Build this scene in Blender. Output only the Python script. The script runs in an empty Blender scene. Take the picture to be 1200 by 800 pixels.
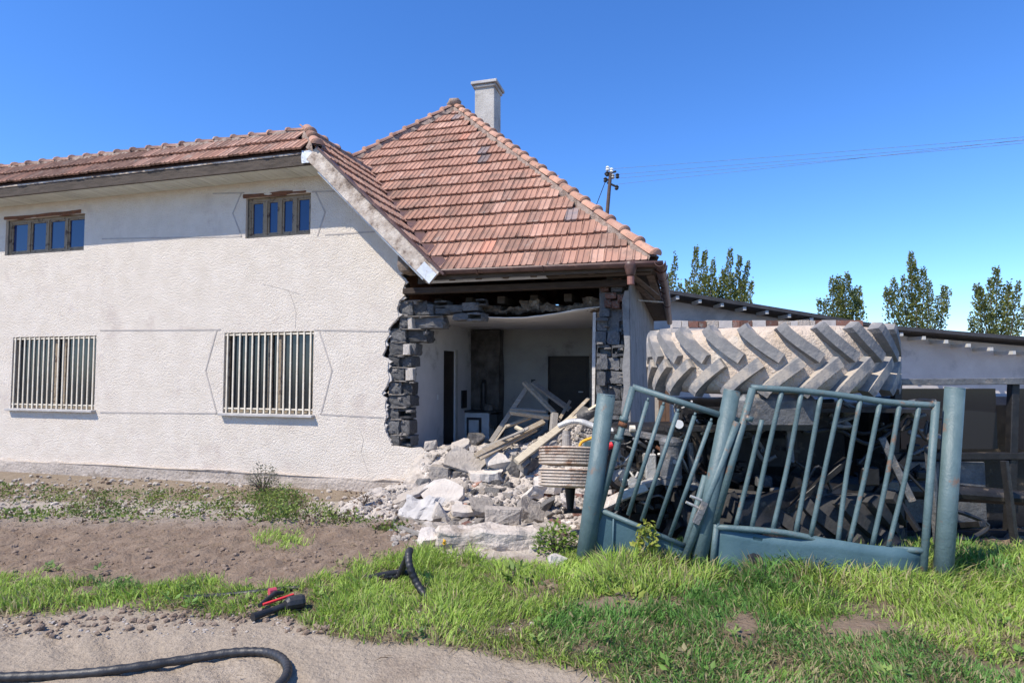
import bpy, bmesh, math, random
import numpy as np
from mathutils import Vector, Matrix, noise as mnoise
from mathutils.geometry import tessellate_polygon

random.seed(7)
rng = np.random.default_rng(7)
S = bpy.context.scene
C = S.collection
R = math.radians

# ------------------------------------------------------------------ camera, sky, sun, exposure
EYE = Vector((0, 0, 1.8))
PITCH = math.atan(35 / 700)
cd = bpy.data.cameras.new('camera')
cam = bpy.data.objects.new('camera', cd)
C.objects.link(cam)
cam.location = EYE
cam.rotation_euler = (R(90) + PITCH, 0, 0)
cd.sensor_width = 36
cd.lens = 36 * 700 / 1200
cd.clip_start = 0.05
cd.clip_end = 2000
S.camera = cam

SUN = Vector((-0.50, -0.36, 0.79)).normalized()       # towards the sun: left, a little behind the viewer, high
w = bpy.data.worlds.new('World')
S.world = w
w.use_nodes = True
wn = w.node_tree
bg = wn.nodes['Background']
sky = wn.nodes.new('ShaderNodeTexSky')
sky.sky_type = 'NISHITA'
sky.sun_disc = False
sky.sun_elevation = math.asin(SUN.z)
sky.sun_rotation = math.atan2(SUN.x, SUN.y)
sky.air_density = 0.92
sky.dust_density = 0.0
sky.ozone_density = 3.0
hsv = wn.nodes.new('ShaderNodeHueSaturation')
hsv.inputs['Saturation'].default_value = 1.2
hsv.inputs['Value'].default_value = 1.0
tint = wn.nodes.new('ShaderNodeMix')          # white balance of the whole sky
tint.data_type = 'RGBA'
tint.blend_type = 'MULTIPLY'
tint.inputs[0].default_value = 1.0
tint.inputs[7].default_value = (0.92, 1.09, 1.42, 1)
wn.links.new(sky.outputs[0], hsv.inputs['Color'])
wn.links.new(hsv.outputs[0], tint.inputs[6])
wn.links.new(tint.outputs[2], bg.inputs[0])
bg.inputs[1].default_value = 0.132
sd = bpy.data.lights.new('sun', 'SUN')
sd.energy = 5.0
sd.angle = R(0.53)
sd.color = (1.0, 0.92, 0.80)
so = bpy.data.objects.new('sun', sd)
C.objects.link(so)
so.rotation_euler = SUN.to_track_quat('Z', 'Y').to_euler()
so.location = SUN * 30
S.view_settings.view_transform = 'Standard'
S.view_settings.look = 'None'
S.view_settings.exposure = 0.42
S.view_settings.gamma = 1
S.render.engine = 'CYCLES'
S.cycles.max_bounces = 6

# ------------------------------------------------------------------ picture <-> place
HO = Vector((1.681, 8.59, 0))                    # house origin: right front corner
HA = -math.atan(195 / 700)
HM = Matrix.Translation(HO) @ Matrix.Rotation(HA, 4, 'Z')
HI = HM.inverted()
FW = Vector((0, math.cos(PITCH), math.sin(PITCH)))
UPV = Vector((0, -math.sin(PITCH), math.cos(PITCH)))


def ray(px, py):
    return Vector(((px - 600) / 700, 0, 0)) + UPV * ((400 - py) / 700) + FW


def wp(px, py, Y):
    """world point seen at a pixel, at distance Y in front"""
    d = ray(px, py)
    return EYE + d * (Y / d.y)


def hp(px, py, V):
    """house-local point seen at a pixel on the plane at depth V"""
    d = HI.to_3x3() @ ray(px, py)
    e = HI @ EYE
    return e + d * ((V - e.y) / d.y)


def hpu(px, py, U):
    d = HI.to_3x3() @ ray(px, py)
    e = HI @ EYE
    return e + d * ((U - e.x) / d.x)


def proj(P):
    """numpy points (n,3) -> photo pixels"""
    q = P - np.array(EYE)
    dz = q @ np.array(FW)
    return 600 + 700 * q[:, 0] / dz, 400 - 700 * (q @ np.array(UPV)) / dz


def sst(x, a, b):
    t = np.clip((x - a) / (b - a), 0, 1)
    return t * t * (3 - 2 * t)


def vnoise(x, y, s, seed=0):
    """cheap smooth value noise, numpy"""
    X = np.asarray(x) * s
    Y = np.asarray(y) * s
    xi = np.floor(X).astype(np.int64)
    yi = np.floor(Y).astype(np.int64)
    fx = X - xi
    fy = Y - yi
    fx = fx * fx * (3 - 2 * fx)
    fy = fy * fy * (3 - 2 * fy)

    def h(a, b):
        n = (a * 374761393 + b * 668265263 + seed * 1442695041) & 0xFFFFFFFF
        n = ((n ^ (n >> 13)) * 1274126177) & 0xFFFFFFFF
        return ((n ^ (n >> 16)) & 0xFFFF) / 65535.0
    return (h(xi, yi) * (1 - fx) + h(xi + 1, yi) * fx) * (1 - fy) + (h(xi, yi + 1) * (1 - fx) + h(xi + 1, yi + 1) * fx) * fy


def fbm(x, y, s, o=3, seed=0):
    t = 0
    a = 0.5
    for k in range(o):
        t = t + a * vnoise(x, y, s, seed + k * 7)
        s *= 2.1
        a *= 0.5
    return t / (1 - 0.5 ** o)


def ground_z(x, y):
    x = np.asarray(x, float)
    y = np.asarray(y, float)
    z = 0.3 - 0.42 * sst(y, 5.3, 8.3)
    z = z + 0.07 * sst(-x, 0.6, 2.0) * np.exp(-((y - 6.15) / 0.5) ** 2)
    z = z + 0.05 * (fbm(x, y, 1.2, 3, 3) - 0.5) + 0.03 * (fbm(x, y, 6, 3, 9) - 0.5)
    return z


def heap_z(x, y):
    x = np.asarray(x, float)
    y = np.asarray(y, float)
    dx = x - HO.x
    dy = y - HO.y
    c, s = math.cos(-HA), math.sin(-HA)
    U = c * dx - s * dy
    V = s * dx + c * dy
    z = -0.15 + 0.30 * sst(V, -3.3, -1.6) + 0.05 * sst(V, -1.6, -0.6) + 0.36 * sst(V, -0.55, 0.15) - 0.16 * sst(V, 0.5, 1.8)
    z = z + 0.55 * np.exp(-((U + 0.75) / 0.6) ** 2 - ((V - 0.45) / 0.6) ** 2)
    z = z + 0.20 * np.exp(-((U + 2.4) / 0.6) ** 2 - ((V + 0.4) / 0.4) ** 2)
    z = z + 0.22 * (fbm(x, y, 2.2, 3, 21) - 0.5) + 0.10 * (fbm(x, y, 9, 3, 5) - 0.5)
    edge = sst(U, -4.5 + 0.75 * sst(V, -2, -0.3), -3.2) * (1 - sst(U, 0.5, 1.4) * sst(-V, -0.3, 0.2))
    out = np.where(V < -0.1, 1.0, sst(U, -3.62, -3.60) * (1 - sst(U, 0.0, 0.02)))
    return np.where((V < -3.3) | (V > 3.75), -5, z * edge - 0.5 * (1 - edge) - 5 * (1 - out))


def terr(x, y):
    return float(max(ground_z(x, y), heap_z(x, y)))


def hit(px, py, lo=2.0, hi=14.0):
    """where the line of sight through a pixel meets the ground or the heap"""
    d = np.array(ray(px, py))
    e = np.array(EYE)
    for step, half in ((0.1, 0.1), (0.005, 0.0)):
        t = np.arange(lo, hi, step)
        P = e + t[:, None] * d
        below = P[:, 2] < np.maximum(ground_z(P[:, 0], P[:, 1]), heap_z(P[:, 0], P[:, 1]))
        i = int(np.argmax(below)) if below.any() else len(t) - 1
        lo, hi = max(t[i] - 0.1, 0.5), t[i] + 0.01
    return Vector(P[i])


# ------------------------------------------------------------------ materials
def mat(name, c1, c2=None, scale=5, rough=0.85, bump=0.0, bscale=40, rnd=0.0, metal=0.0, c3=None, s3=1.5, t3=0.58,
        spec=0.35, stretch=None, detail=6, vor=0.0, vscale=20, dist=0.02, world=False):
    m = bpy.data.materials.new(name)
    m.use_nodes = True
    nt = m.node_tree
    N, L = nt.nodes, nt.links
    b = N['Principled BSDF']
    b.inputs['Roughness'].default_value = rough
    b.inputs['Metallic'].default_value = metal
    b.inputs['Specular IOR Level'].default_value = spec
    tc = N.new('ShaderNodeTexCoord')
    src = tc.outputs['Object']
    if world:
        src = N.new('ShaderNodeNewGeometry').outputs['Position']
    if stretch:
        mp = N.new('ShaderNodeMapping')
        mp.inputs['Scale'].default_value = stretch
        L.new(src, mp.inputs[0])
        src = mp.outputs[0]

    def nz(sc, det=detail, ro=0.6):
        n = N.new('ShaderNodeTexNoise')
        n.inputs['Scale'].default_value = sc
        n.inputs['Detail'].default_value = det
        n.inputs['Roughness'].default_value = ro
        L.new(src, n.inputs['Vector'])
        return n.outputs[0]

    def mix(fac, a, c, mode='MIX'):
        x = N.new('ShaderNodeMix')
        x.data_type = 'RGBA'
        x.blend_type = mode
        for sock, val in ((x.inputs[0], fac), (x.inputs[6], a), (x.inputs[7], c)):
            if hasattr(val, 'is_linked'):
                L.new(val, sock)
            elif isinstance(val, (int, float)):
                sock.default_value = val
            else:
                sock.default_value = (*val, 1)
        return x.outputs[2]

    def ramp(f, a, c):
        r = N.new('ShaderNodeMapRange')
        r.inputs[1].default_value = a
        r.inputs[2].default_value = c
        r.clamp = True
        L.new(f, r.inputs[0])
        return r.outputs[0]
    col = c1
    if c2:
        col = mix(ramp(nz(scale), 0.36, 0.64), c1, c2)
    if c3:
        col = mix(ramp(nz(s3, 8, 0.7), t3 - 0.04, t3 + 0.05), col, c3)
    if rnd:
        oi = N.new('ShaderNodeObjectInfo')
        mr = N.new('ShaderNodeMapRange')
        mr.inputs[3].default_value = 1 - rnd
        mr.inputs[4].default_value = 1 + rnd * 0.6
        L.new(oi.outputs['Random'], mr.inputs[0])
        cb = N.new('ShaderNodeCombineColor')
        for i in range(3):
            L.new(mr.outputs[0], cb.inputs[i])
        col = mix(1.0, col, cb.outputs[0], 'MULTIPLY')
    if hasattr(col, 'is_linked'):
        L.new(col, b.inputs['Base Color'])
    else:
        b.inputs['Base Color'].default_value = (*col, 1)
    hsock = None
    if bump:
        hsock = nz(bscale, 4, 0.65)
    if vor:
        v = N.new('ShaderNodeTexVoronoi')
        v.feature = 'SMOOTH_F1'
        v.inputs['Scale'].default_value = vscale
        L.new(src, v.inputs['Vector'])
        if hsock is None:
            hsock = v.outputs['Distance']
        else:
            ad = N.new('ShaderNodeMath')
            ad.operation = 'MULTIPLY_ADD'
            L.new(v.outputs['Distance'], ad.inputs[0])
            ad.inputs[1].default_value = -vor
            L.new(hsock, ad.inputs[2])
            hsock = ad.outputs[0]
    if hsock is not None:
        bp = N.new('ShaderNodeBump')
        bp.inputs['Strength'].default_value = bump or 0.5
        bp.inputs['Distance'].default_value = dist
        L.new(hsock, bp.inputs['Height'])
        L.new(bp.outputs[0], b.inputs['Normal'])
    return m


M = {}
M['stucco'] = mat('stucco', (0.645, 0.575, 0.49), (0.71, 0.64, 0.555), 3, 0.95, 1.0, 85, c3=(0.60, 0.525, 0.455), s3=1.3, t3=0.60, vor=0.8, vscale=54, dist=0.016, spec=0.1)
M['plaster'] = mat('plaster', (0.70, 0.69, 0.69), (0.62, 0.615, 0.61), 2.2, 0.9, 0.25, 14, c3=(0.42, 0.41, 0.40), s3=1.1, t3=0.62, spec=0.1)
M['plaster_shaded'] = mat('plaster_shaded', (0.36, 0.36, 0.35), (0.30, 0.30, 0.295), 2.2, 0.9, 0.25, 14, c3=(0.22, 0.215, 0.21), s3=1.1, t3=0.62, spec=0.1)  # same plaster darkened: shade at the back of the room put into the colour
M['plaster_edge'] = mat('plaster_edge', (0.62, 0.58, 0.53), (0.5, 0.46, 0.42), 9, 0.95, 0.6, 30)
M['cement'] = mat('cement', (0.20, 0.195, 0.185), (0.27, 0.26, 0.25), 2.5, 0.9, 0.5, 22, c3=(0.15, 0.148, 0.145), s3=1.3, t3=0.57)
M['groove'] = mat('groove', (0.36, 0.325, 0.295), (0.46, 0.415, 0.375), 9, 0.95)
M['slag'] = mat('slag', (0.115, 0.114, 0.116), (0.20, 0.196, 0.192), 7, 0.95, 0.9, 45, rnd=0.5, c3=(0.25, 0.235, 0.22), s3=4, t3=0.66, dist=0.03)
M['slag_grey'] = mat('slag_grey', (0.125, 0.127, 0.133), (0.205, 0.205, 0.208), 7, 0.95, 0.9, 45, rnd=0.35, c3=(0.24, 0.23, 0.215), s3=4, t3=0.64, dist=0.03)
M['mortar'] = mat('mortar', (0.34, 0.31, 0.28), (0.24, 0.22, 0.20), 8, 0.95, 0.9, 30)
M['red_brick'] = mat('red_brick', (0.24, 0.11, 0.08), (0.17, 0.10, 0.08), 8, 0.95, 0.6, 40, rnd=0.4, c3=(0.3, 0.27, 0.24), s3=5, t3=0.58)
M['dust_soil'] = mat('dust_soil', (0.24, 0.205, 0.17), (0.33, 0.295, 0.255), 6, 0.95, 0.9, 30)
M['soil'] = mat('soil_lump', (0.17, 0.12, 0.085), (0.27, 0.205, 0.155), 8, 0.95, 0.9, 40)
M['fill'] = mat('earth_fill', (0.10, 0.075, 0.055), (0.17, 0.135, 0.10), 9, 0.95, 0.9, 40, c3=(0.28, 0.25, 0.21), s3=9, t3=0.6)  # earth brown, darkened in colour for the shade it lies in
M['rubble'] = mat('rubble', (0.34, 0.298, 0.255), (0.43, 0.385, 0.335), 5, 0.95, 1.0, 24, rnd=0.28, c3=(0.30, 0.275, 0.25), s3=3.5, t3=0.57, dist=0.03)
M['rubble_pale'] = mat('rubble_pale', (0.50, 0.445, 0.39), (0.60, 0.55, 0.49), 4, 0.95, 0.8, 26, rnd=0.15, c3=(0.44, 0.41, 0.37), s3=3, t3=0.58)
M['rubble_dark'] = mat('rubble_dark', (0.11, 0.105, 0.10), (0.19, 0.18, 0.17), 6, 0.95, 1.0, 26, rnd=0.3, c3=(0.34, 0.31, 0.28), s3=4, t3=0.60)
M['tile'] = mat('tile', (0.41, 0.235, 0.172), (0.335, 0.185, 0.135), 2.2, 0.9, 0.6, 50, rnd=0.17, c3=(0.27, 0.165, 0.125), s3=1.6, t3=0.56, spec=0.15, world=True)
M['tile_pink'] = mat('tile_pink', (0.46, 0.285, 0.215), (0.39, 0.225, 0.168), 3, 0.9, 0.5, 50, rnd=0.2, c3=(0.31, 0.20, 0.155), s3=2.2, t3=0.58, spec=0.15, world=True)
M['tile_grey'] = mat('tile_grey', (0.20, 0.17, 0.17), (0.27, 0.20, 0.18), 6, 0.9, 0.5, 50, rnd=0.3, spec=0.15)
M['tile_red'] = mat('tile_red', (0.52, 0.25, 0.17), (0.46, 0.23, 0.165), 6, 0.9, 0.4, 50, rnd=0.15, spec=0.15)
M['tile_old'] = mat('tile_old', (0.29, 0.17, 0.13), (0.40, 0.25, 0.19), 7, 0.9, 0.5, 50, rnd=0.35, c3=(0.38, 0.30, 0.25), s3=5, t3=0.60, spec=0.15, world=True)
M['ridge'] = mat('ridge', (0.50, 0.295, 0.21), (0.40, 0.225, 0.165), 5, 0.9, 0.5, 40, rnd=0.2, c3=(0.24, 0.17, 0.135), s3=6, t3=0.57, spec=0.15, world=True)
M['underroof'] = mat('underroof', (0.06, 0.035, 0.028), (0.09, 0.05, 0.04), 5, 0.95)
M['bed'] = mat('bed', (0.33, 0.26, 0.215), (0.22, 0.16, 0.13), 14, 0.95, 0.9, 40)
M['gutter'] = mat('gutter', (0.075, 0.040, 0.033), (0.11, 0.06, 0.05), 7, 0.45, 0.15, 20, c3=(0.19, 0.10, 0.07), s3=5, t3=0.62, spec=0.4)
M['pipe_red'] = mat('pipe_red', (0.27, 0.13, 0.10), (0.22, 0.10, 0.08), 8, 0.7)
M['old_wood'] = mat('old_wood', (0.06, 0.048, 0.038), (0.10, 0.08, 0.065), 5, 0.9, 0.7, 30, stretch=(1, 6, 6))
M['beam_shaded'] = mat('beam_shaded', (0.034, 0.024, 0.019), (0.06, 0.044, 0.035), 5, 0.9, 0.7, 30, stretch=(1, 6, 6))  # old wood darkened, eave shadow painted into the colour
M['peel'] = mat('peel', (0.60, 0.53, 0.45), (0.27, 0.205, 0.155), 5, 0.85, 0.7, 30, c3=(0.17, 0.13, 0.105), s3=5, t3=0.58)
M['white_paint'] = mat('white_paint', (0.62, 0.66, 0.70), (0.50, 0.53, 0.56), 6, 0.6, 0.3, 30, c3=(0.30, 0.28, 0.26), s3=7, t3=0.60)
M['soffit'] = mat('soffit', (0.62, 0.64, 0.58), (0.53, 0.55, 0.49), 5, 0.7, 0.2, 20, rnd=0.1)
M['bark_board'] = mat('bark_board', (0.15, 0.115, 0.09), (0.24, 0.19, 0.155), 4, 0.9, 0.9, 30, stretch=(2, 2, 7))
M['timber'] = mat('timber', (0.44, 0.36, 0.26), (0.33, 0.265, 0.19), 5, 0.85, 0.5, 22, rnd=0.15, c3=(0.50, 0.47, 0.42), s3=6, t3=0.57, stretch=(1, 8, 8))
M['timber_pale'] = mat('timber_pale', (0.62, 0.54, 0.40), (0.52, 0.44, 0.32), 5, 0.8, 0.4, 22, c3=(0.40, 0.34, 0.26), s3=6, t3=0.60, stretch=(1, 8, 8))
M['timber_grey'] = mat('timber_grey', (0.30, 0.275, 0.245), (0.22, 0.20, 0.175), 5, 0.9, 0.5, 22, rnd=0.2, c3=(0.40, 0.37, 0.33), s3=5, t3=0.58, stretch=(1, 8, 8))
M['door_dark'] = mat('door_dark', (0.022, 0.016, 0.014), (0.035, 0.026, 0.02), 6, 0.55)
M['jamb'] = mat('jamb', (0.55, 0.54, 0.50), (0.45, 0.44, 0.41), 5, 0.7)
M['soot_and_shade'] = mat('soot_and_shade', (0.05, 0.045, 0.042), (0.14, 0.13, 0.12), 3, 0.95, 0.5, 20)  # soot of the chimney breast, also painted shade of the room behind the windows
M['enamel'] = mat('enamel', (0.62, 0.64, 0.66), (0.50, 0.51, 0.52), 4, 0.4, c3=(0.30, 0.26, 0.22), s3=6, t3=0.64)
M['black_iron'] = mat('black_iron', (0.02, 0.02, 0.022), (0.04, 0.04, 0.042), 8, 0.5)
M['win_wood'] = mat('win_wood', (0.23, 0.18, 0.125), (0.31, 0.26, 0.19), 9, 0.85, 0.6, 30, c3=(0.09, 0.06, 0.045), s3=9, t3=0.56)
M['bar_paint'] = mat('bar_paint', (0.72, 0.66, 0.54), (0.62, 0.54, 0.42), 8, 0.6, 0.2, 40, c3=(0.30, 0.18, 0.11), s3=9, t3=0.66)
M['rust'] = mat('rust', (0.20, 0.085, 0.045), (0.13, 0.06, 0.035), 12, 0.95, 0.9, 50)
M['sill'] = mat('sill', (0.46, 0.44, 0.42), (0.36, 0.345, 0.33), 6, 0.8, 0.4, 30)
M['chimney'] = mat('chimney', (0.40, 0.375, 0.34), (0.48, 0.455, 0.42), 3, 0.95, 0.5, 30, c3=(0.30, 0.28, 0.255), s3=2.2, t3=0.57)
M['gate'] = mat('gate_paint', (0.072, 0.116, 0.125), (0.10, 0.15, 0.158), 9, 0.48, 0.25, 60, c3=(0.17, 0.105, 0.07), s3=8, t3=0.625, spec=0.45)
M['gate_panel'] = mat('gate_panel_paint', (0.05, 0.10, 0.122), (0.07, 0.13, 0.155), 3, 0.5, 0.2, 20, c3=(0.16, 0.20, 0.22), s3=7, t3=0.65, spec=0.4)
M['rubber'] = mat('rubber', (0.17, 0.168, 0.168), (0.25, 0.24, 0.23), 5, 0.8, 0.4, 30, c3=(0.38, 0.33, 0.275), s3=5, t3=0.55, spec=0.2)
M['tyre_shaded'] = mat('tyre_shaded', (0.03, 0.03, 0.032), (0.055, 0.053, 0.05), 6, 0.85, 0.3, 30, c3=(0.13, 0.105, 0.08), s3=5, t3=0.62)  # darker tyre copy: shade under the upper wheel put into the colour
M['dry_mud'] = mat('dry_mud', (0.54, 0.45, 0.365), (0.44, 0.355, 0.275), 6, 0.95, 1.0, 20, c3=(0.52, 0.455, 0.38), s3=3.5, t3=0.57, dist=0.03)
M['black_paint'] = mat('black_paint', (0.010, 0.010, 0.011), (0.022, 0.021, 0.021), 8, 0.45, 0.2, 40, c3=(0.10, 0.08, 0.06), s3=7, t3=0.62)
M['engine_grey'] = mat('engine_grey', (0.10, 0.105, 0.112), (0.18, 0.18, 0.18), 9, 0.5, 0.5, 40, c3=(0.28, 0.24, 0.20), s3=8, t3=0.60, metal=0.3)
M['alu'] = mat('alu', (0.50, 0.49, 0.46), (0.38, 0.37, 0.35), 8, 0.5, 0.5, 40, metal=0.4)
M['pulley'] = mat('pulley_steel', (0.46, 0.37, 0.29), (0.56, 0.48, 0.40), 7, 0.6, 0.4, 40, metal=0.15, c3=(0.26, 0.15, 0.095), s3=4, t3=0.55)
M['yellow'] = mat('yellow_paint', (0.72, 0.40, 0.03), (0.62, 0.33, 0.03), 8, 0.5)
M['red'] = mat('red_paint', (0.55, 0.02, 0.03), (0.45, 0.02, 0.025), 8, 0.4)
M['pink'] = mat('pink_plastic', (0.50, 0.07, 0.11), (0.42, 0.06, 0.09), 8, 0.5)
M['white'] = mat('white_face', (0.80, 0.80, 0.78), (0.74, 0.74, 0.72), 8, 0.4)
M['black_rubber'] = mat('black_rubber', (0.014, 0.014, 0.016), (0.03, 0.03, 0.032), 8, 0.5, 0.2, 30, spec=0.5)
M['kerb'] = mat('kerb_concrete', (0.40, 0.345, 0.29), (0.50, 0.44, 0.38), 4, 0.95, 1.0, 20, c3=(0.30, 0.25, 0.20), s3=3, t3=0.57, dist=0.03)
M['bark'] = mat('bark', (0.10, 0.08, 0.06), (0.16, 0.13, 0.10), 6, 0.95, 0.8, 20)
M['pole'] = mat('pole_wood', (0.075, 0.052, 0.045), (0.11, 0.08, 0.068), 3, 0.9)
M['shed'] = mat('shed_plaster', (0.46, 0.42, 0.39), (0.54, 0.50, 0.465), 1.2, 0.95, 0.5, 10, c3=(0.38, 0.35, 0.33), s3=0.9, t3=0.58)
M['shed_roof'] = mat('shed_roof', (0.035, 0.037, 0.042), (0.06, 0.06, 0.065), 3, 0.85)
M['annex'] = mat('annex_boards', (0.10, 0.062, 0.048), (0.14, 0.09, 0.07), 4, 0.9)


def glass(name, c, rough=0.06):
    m = bpy.data.materials.new(name)
    m.use_nodes = True
    b = m.node_tree.nodes['Principled BSDF']
    b.inputs['Base Color'].default_value = (*c, 1)
    b.inputs['Roughness'].default_value = rough
    b.inputs['Specular IOR Level'].default_value = 0.6
    return m


M['glass_sky_tint'] = glass('glass_sky_tint', (0.010, 0.028, 0.10))  # blue base colour paints in the reflected sky
M['glass_dark'] = glass('glass_dark', (0.014, 0.018, 0.022), 0.12)


def leafmat(name, trans=0.35, rough=0.55):
    """colour of each blade comes from its own attribute"""
    m = bpy.data.materials.new(name)
    m.use_nodes = True
    nt = m.node_tree
    b = nt.nodes['Principled BSDF']
    a = nt.nodes.new('ShaderNodeAttribute')
    a.attribute_name = 'col'
    nt.links.new(a.outputs[0], b.inputs['Base Color'])
    b.inputs['Roughness'].default_value = rough
    b.inputs['Specular IOR Level'].default_value = 0.25
    t = nt.nodes.new('ShaderNodeBsdfTranslucent')
    nt.links.new(a.outputs[0], t.inputs[0])
    x = nt.nodes.new('ShaderNodeMixShader')
    x.inputs[0].default_value = trans
    nt.links.new(b.outputs[0], x.inputs[1])
    nt.links.new(t.outputs[0], x.inputs[2])
    nt.links.new(x.outputs[0], nt.nodes['Material Output'].inputs[0])
    return m


M['leaf'] = leafmat('leaf')


def groundmat():
    m = bpy.data.materials.new('ground_soil')
    m.use_nodes = True
    nt = m.node_tree
    N, L = nt.nodes, nt.links
    b = N['Principled BSDF']
    b.inputs['Roughness'].default_value = 0.95
    b.inputs['Specular IOR Level'].default_value = 0.1
    at = N.new('ShaderNodeAttribute')
    at.attribute_name = 'zone'
    sp = N.new('ShaderNodeSeparateColor')
    L.new(at.outputs[0], sp.inputs[0])
    tc = N.new('ShaderNodeTexCoord')

    def nz(s, d=8, r=0.65):
        n = N.new('ShaderNodeTexNoise')
        n.inputs['Scale'].default_value = s
        n.inputs['Detail'].default_value = d
        n.inputs['Roughness'].default_value = r
        L.new(tc.outputs['Object'], n.inputs['Vector'])
        r_ = N.new('ShaderNodeMapRange')
        r_.inputs[1].default_value = 0.36
        r_.inputs[2].default_value = 0.64
        L.new(n.outputs[0], r_.inputs[0])
        return r_.outputs[0], n.outputs[0]

    def mix(f, a, c):
        x = N.new('ShaderNodeMix')
        x.data_type = 'RGBA'
        for s, v in ((x.inputs[0], f), (x.inputs[6], a), (x.inputs[7], c)):
            if hasattr(v, 'is_linked'):
                L.new(v, s)
            else:
                s.default_value = (*v, 1) if isinstance(v, tuple) else v
        return x.outputs[2]
    n1, _ = nz(7)
    n2, raw2 = nz(30)
    n3, raw3 = nz(2.5)
    base = mix(n1, (0.105, 0.085, 0.052), (0.185, 0.15, 0.095))
    path = mix(n2, (0.31, 0.252, 0.19), (0.42, 0.352, 0.275))
    path = mix(n3, path, (0.335, 0.275, 0.21))
    soil = mix(n1, (0.165, 0.112, 0.076), (0.29, 0.215, 0.155))
    soil = mix(n2, soil, (0.22, 0.17, 0.13))
    dust = mix(n2, (0.36, 0.315, 0.265), (0.46, 0.41, 0.36))
    c = mix(sp.outputs[0], base, path)
    c = mix(sp.outputs[1], c, soil)
    c = mix(sp.outputs[2], c, dust)
    L.new(c, b.inputs['Base Color'])
    bp = N.new('ShaderNodeBump')
    bp.inputs['Strength'].default_value = 0.9
    bp.inputs['Distance'].default_value = 0.03
    ad = N.new('ShaderNodeMath')
    ad.operation = 'ADD'
    L.new(raw2, ad.inputs[0])
    _, raw4 = nz(11)
    L.new(raw4, ad.inputs[1])
    L.new(ad.outputs[0], bp.inputs['Height'])
    L.new(bp.outputs[0], b.inputs['Normal'])
    return m


M['ground'] = groundmat()

# ------------------------------------------------------------------ object helpers
ROOTM = {}


def tag(o, label=None, cat=None, group=None, kind=None):
    if label:
        o['label'] = label
    if cat:
        o['category'] = cat
    if group:
        o['group'] = group
    if kind:
        o['kind'] = kind
    return o


def thing(name, label, cat, loc=(0, 0, 0), rotz=0, group=None):
    o = bpy.data.objects.new(name, None)
    o.empty_display_size = 0.2
    C.objects.link(o)
    o.location = loc
    o.rotation_euler = (0, 0, rotz)
    ROOTM[o.name] = (Matrix.Translation(Vector(loc)) @ Matrix.Rotation(rotz, 4, 'Z'))
    return tag(o, label, cat, group)


def link(name, me, parent=None, mtx=None):
    o = bpy.data.objects.new(name, me)
    C.objects.link(o)
    if parent is not None:
        o.parent = parent
    if mtx is not None:
        o.matrix_basis = mtx
    return o


def obj(name, bm, m, parent=None, world=False, smooth=False, loc=None):
    """one mesh object; world=True: the bmesh is in world coordinates"""
    if world and parent is not None:
        root = parent
        while root.parent is not None:
            root = root.parent
        bm.transform(ROOTM[root.name].inverted())
    if loc is not None:
        bm.transform(Matrix.Translation(-Vector(loc)))
    me = bpy.data.meshes.new(name)
    bm.to_mesh(me)
    bm.free()
    if m is not None:
        me.materials.append(M[m] if isinstance(m, str) else m)
    if smooth:
        me.polygons.foreach_set('use_smooth', [len(p.vertices) <= 4 for p in me.polygons])
    o = link(name, me, parent)
    if loc is not None:
        o.location = loc
    return o


def box(bm, lo, hi, mtx=None, bev=0.0):
    lo = Vector(lo)
    hi = Vector(hi)
    r = bmesh.ops.create_cube(bm, size=1)
    vs = r['verts']
    for v in vs:
        v.co = Vector((lo[i] + (v.co[i] + 0.5) * (hi[i] - lo[i]) for i in range(3)))
    if bev:
        es = list({e for v in vs for e in v.link_edges})
        rr = bmesh.ops.bevel(bm, geom=es, offset=bev, segments=1, affect='EDGES')
        vs = list({v for f in rr['faces'] for v in f.verts} | {v for v in vs if v.is_valid})
    if mtx is not None:
        for v in vs:
            v.co = mtx @ v.co
    return bm


def bx(lo, hi, mtx=None, bev=0.0):
    return box(bmesh.new(), lo, hi, mtx, bev)


def frame_axes(d):
    d = d.normalized()
    a = Vector((0, 0, 1)) if abs(d.z) < 0.9 else Vector((1, 0, 0))
    x = d.cross(a).normalized()
    return x, d.cross(x).normalized()


def tube(bm, pts, r, n=10, caps=True):
    pts = [Vector(p) for p in pts]
    rs = r if isinstance(r, (list, tuple)) else [r] * len(pts)
    rings = []
    x = None
    for i, p in enumerate(pts):
        d = (pts[min(i + 1, len(pts) - 1)] - pts[max(i - 1, 0)]).normalized()
        if x is None:
            x, y = frame_axes(d)
        else:
            x = (x - d * x.dot(d)).normalized()
            y = d.cross(x)
        rings.append([bm.verts.new(p + (x * math.cos(2 * math.pi * k / n) + y * math.sin(2 * math.pi * k / n)) * rs[i]) for k in range(n)])
    for a, b in zip(rings[:-1], rings[1:]):
        for k in range(n):
            bm.faces.new((a[k], a[(k + 1) % n], b[(k + 1) % n], b[k]))
    if caps:
        bm.faces.new(rings[0][::-1])
        bm.faces.new(rings[-1])
    return bm


def tb(pts, r, n=10):
    return tube(bmesh.new(), pts, r, n)


def spline(pts, k=8):
    """catmull-rom"""
    P = [Vector(p) for p in pts]
    P = [P[0] * 2 - P[1]] + P + [P[-1] * 2 - P[-2]]
    out = []
    for i in range(1, len(P) - 2):
        a, b, c, d = P[i - 1:i + 3]
        for j in range(k):
            t = j / k
            out.append(0.5 * ((2 * b) + (c - a) * t + (2 * a - 5 * b + 4 * c - d) * t * t + (3 * b - a - 3 * c + d) * t ** 3))
    out.append(P[-2])
    return out


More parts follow.
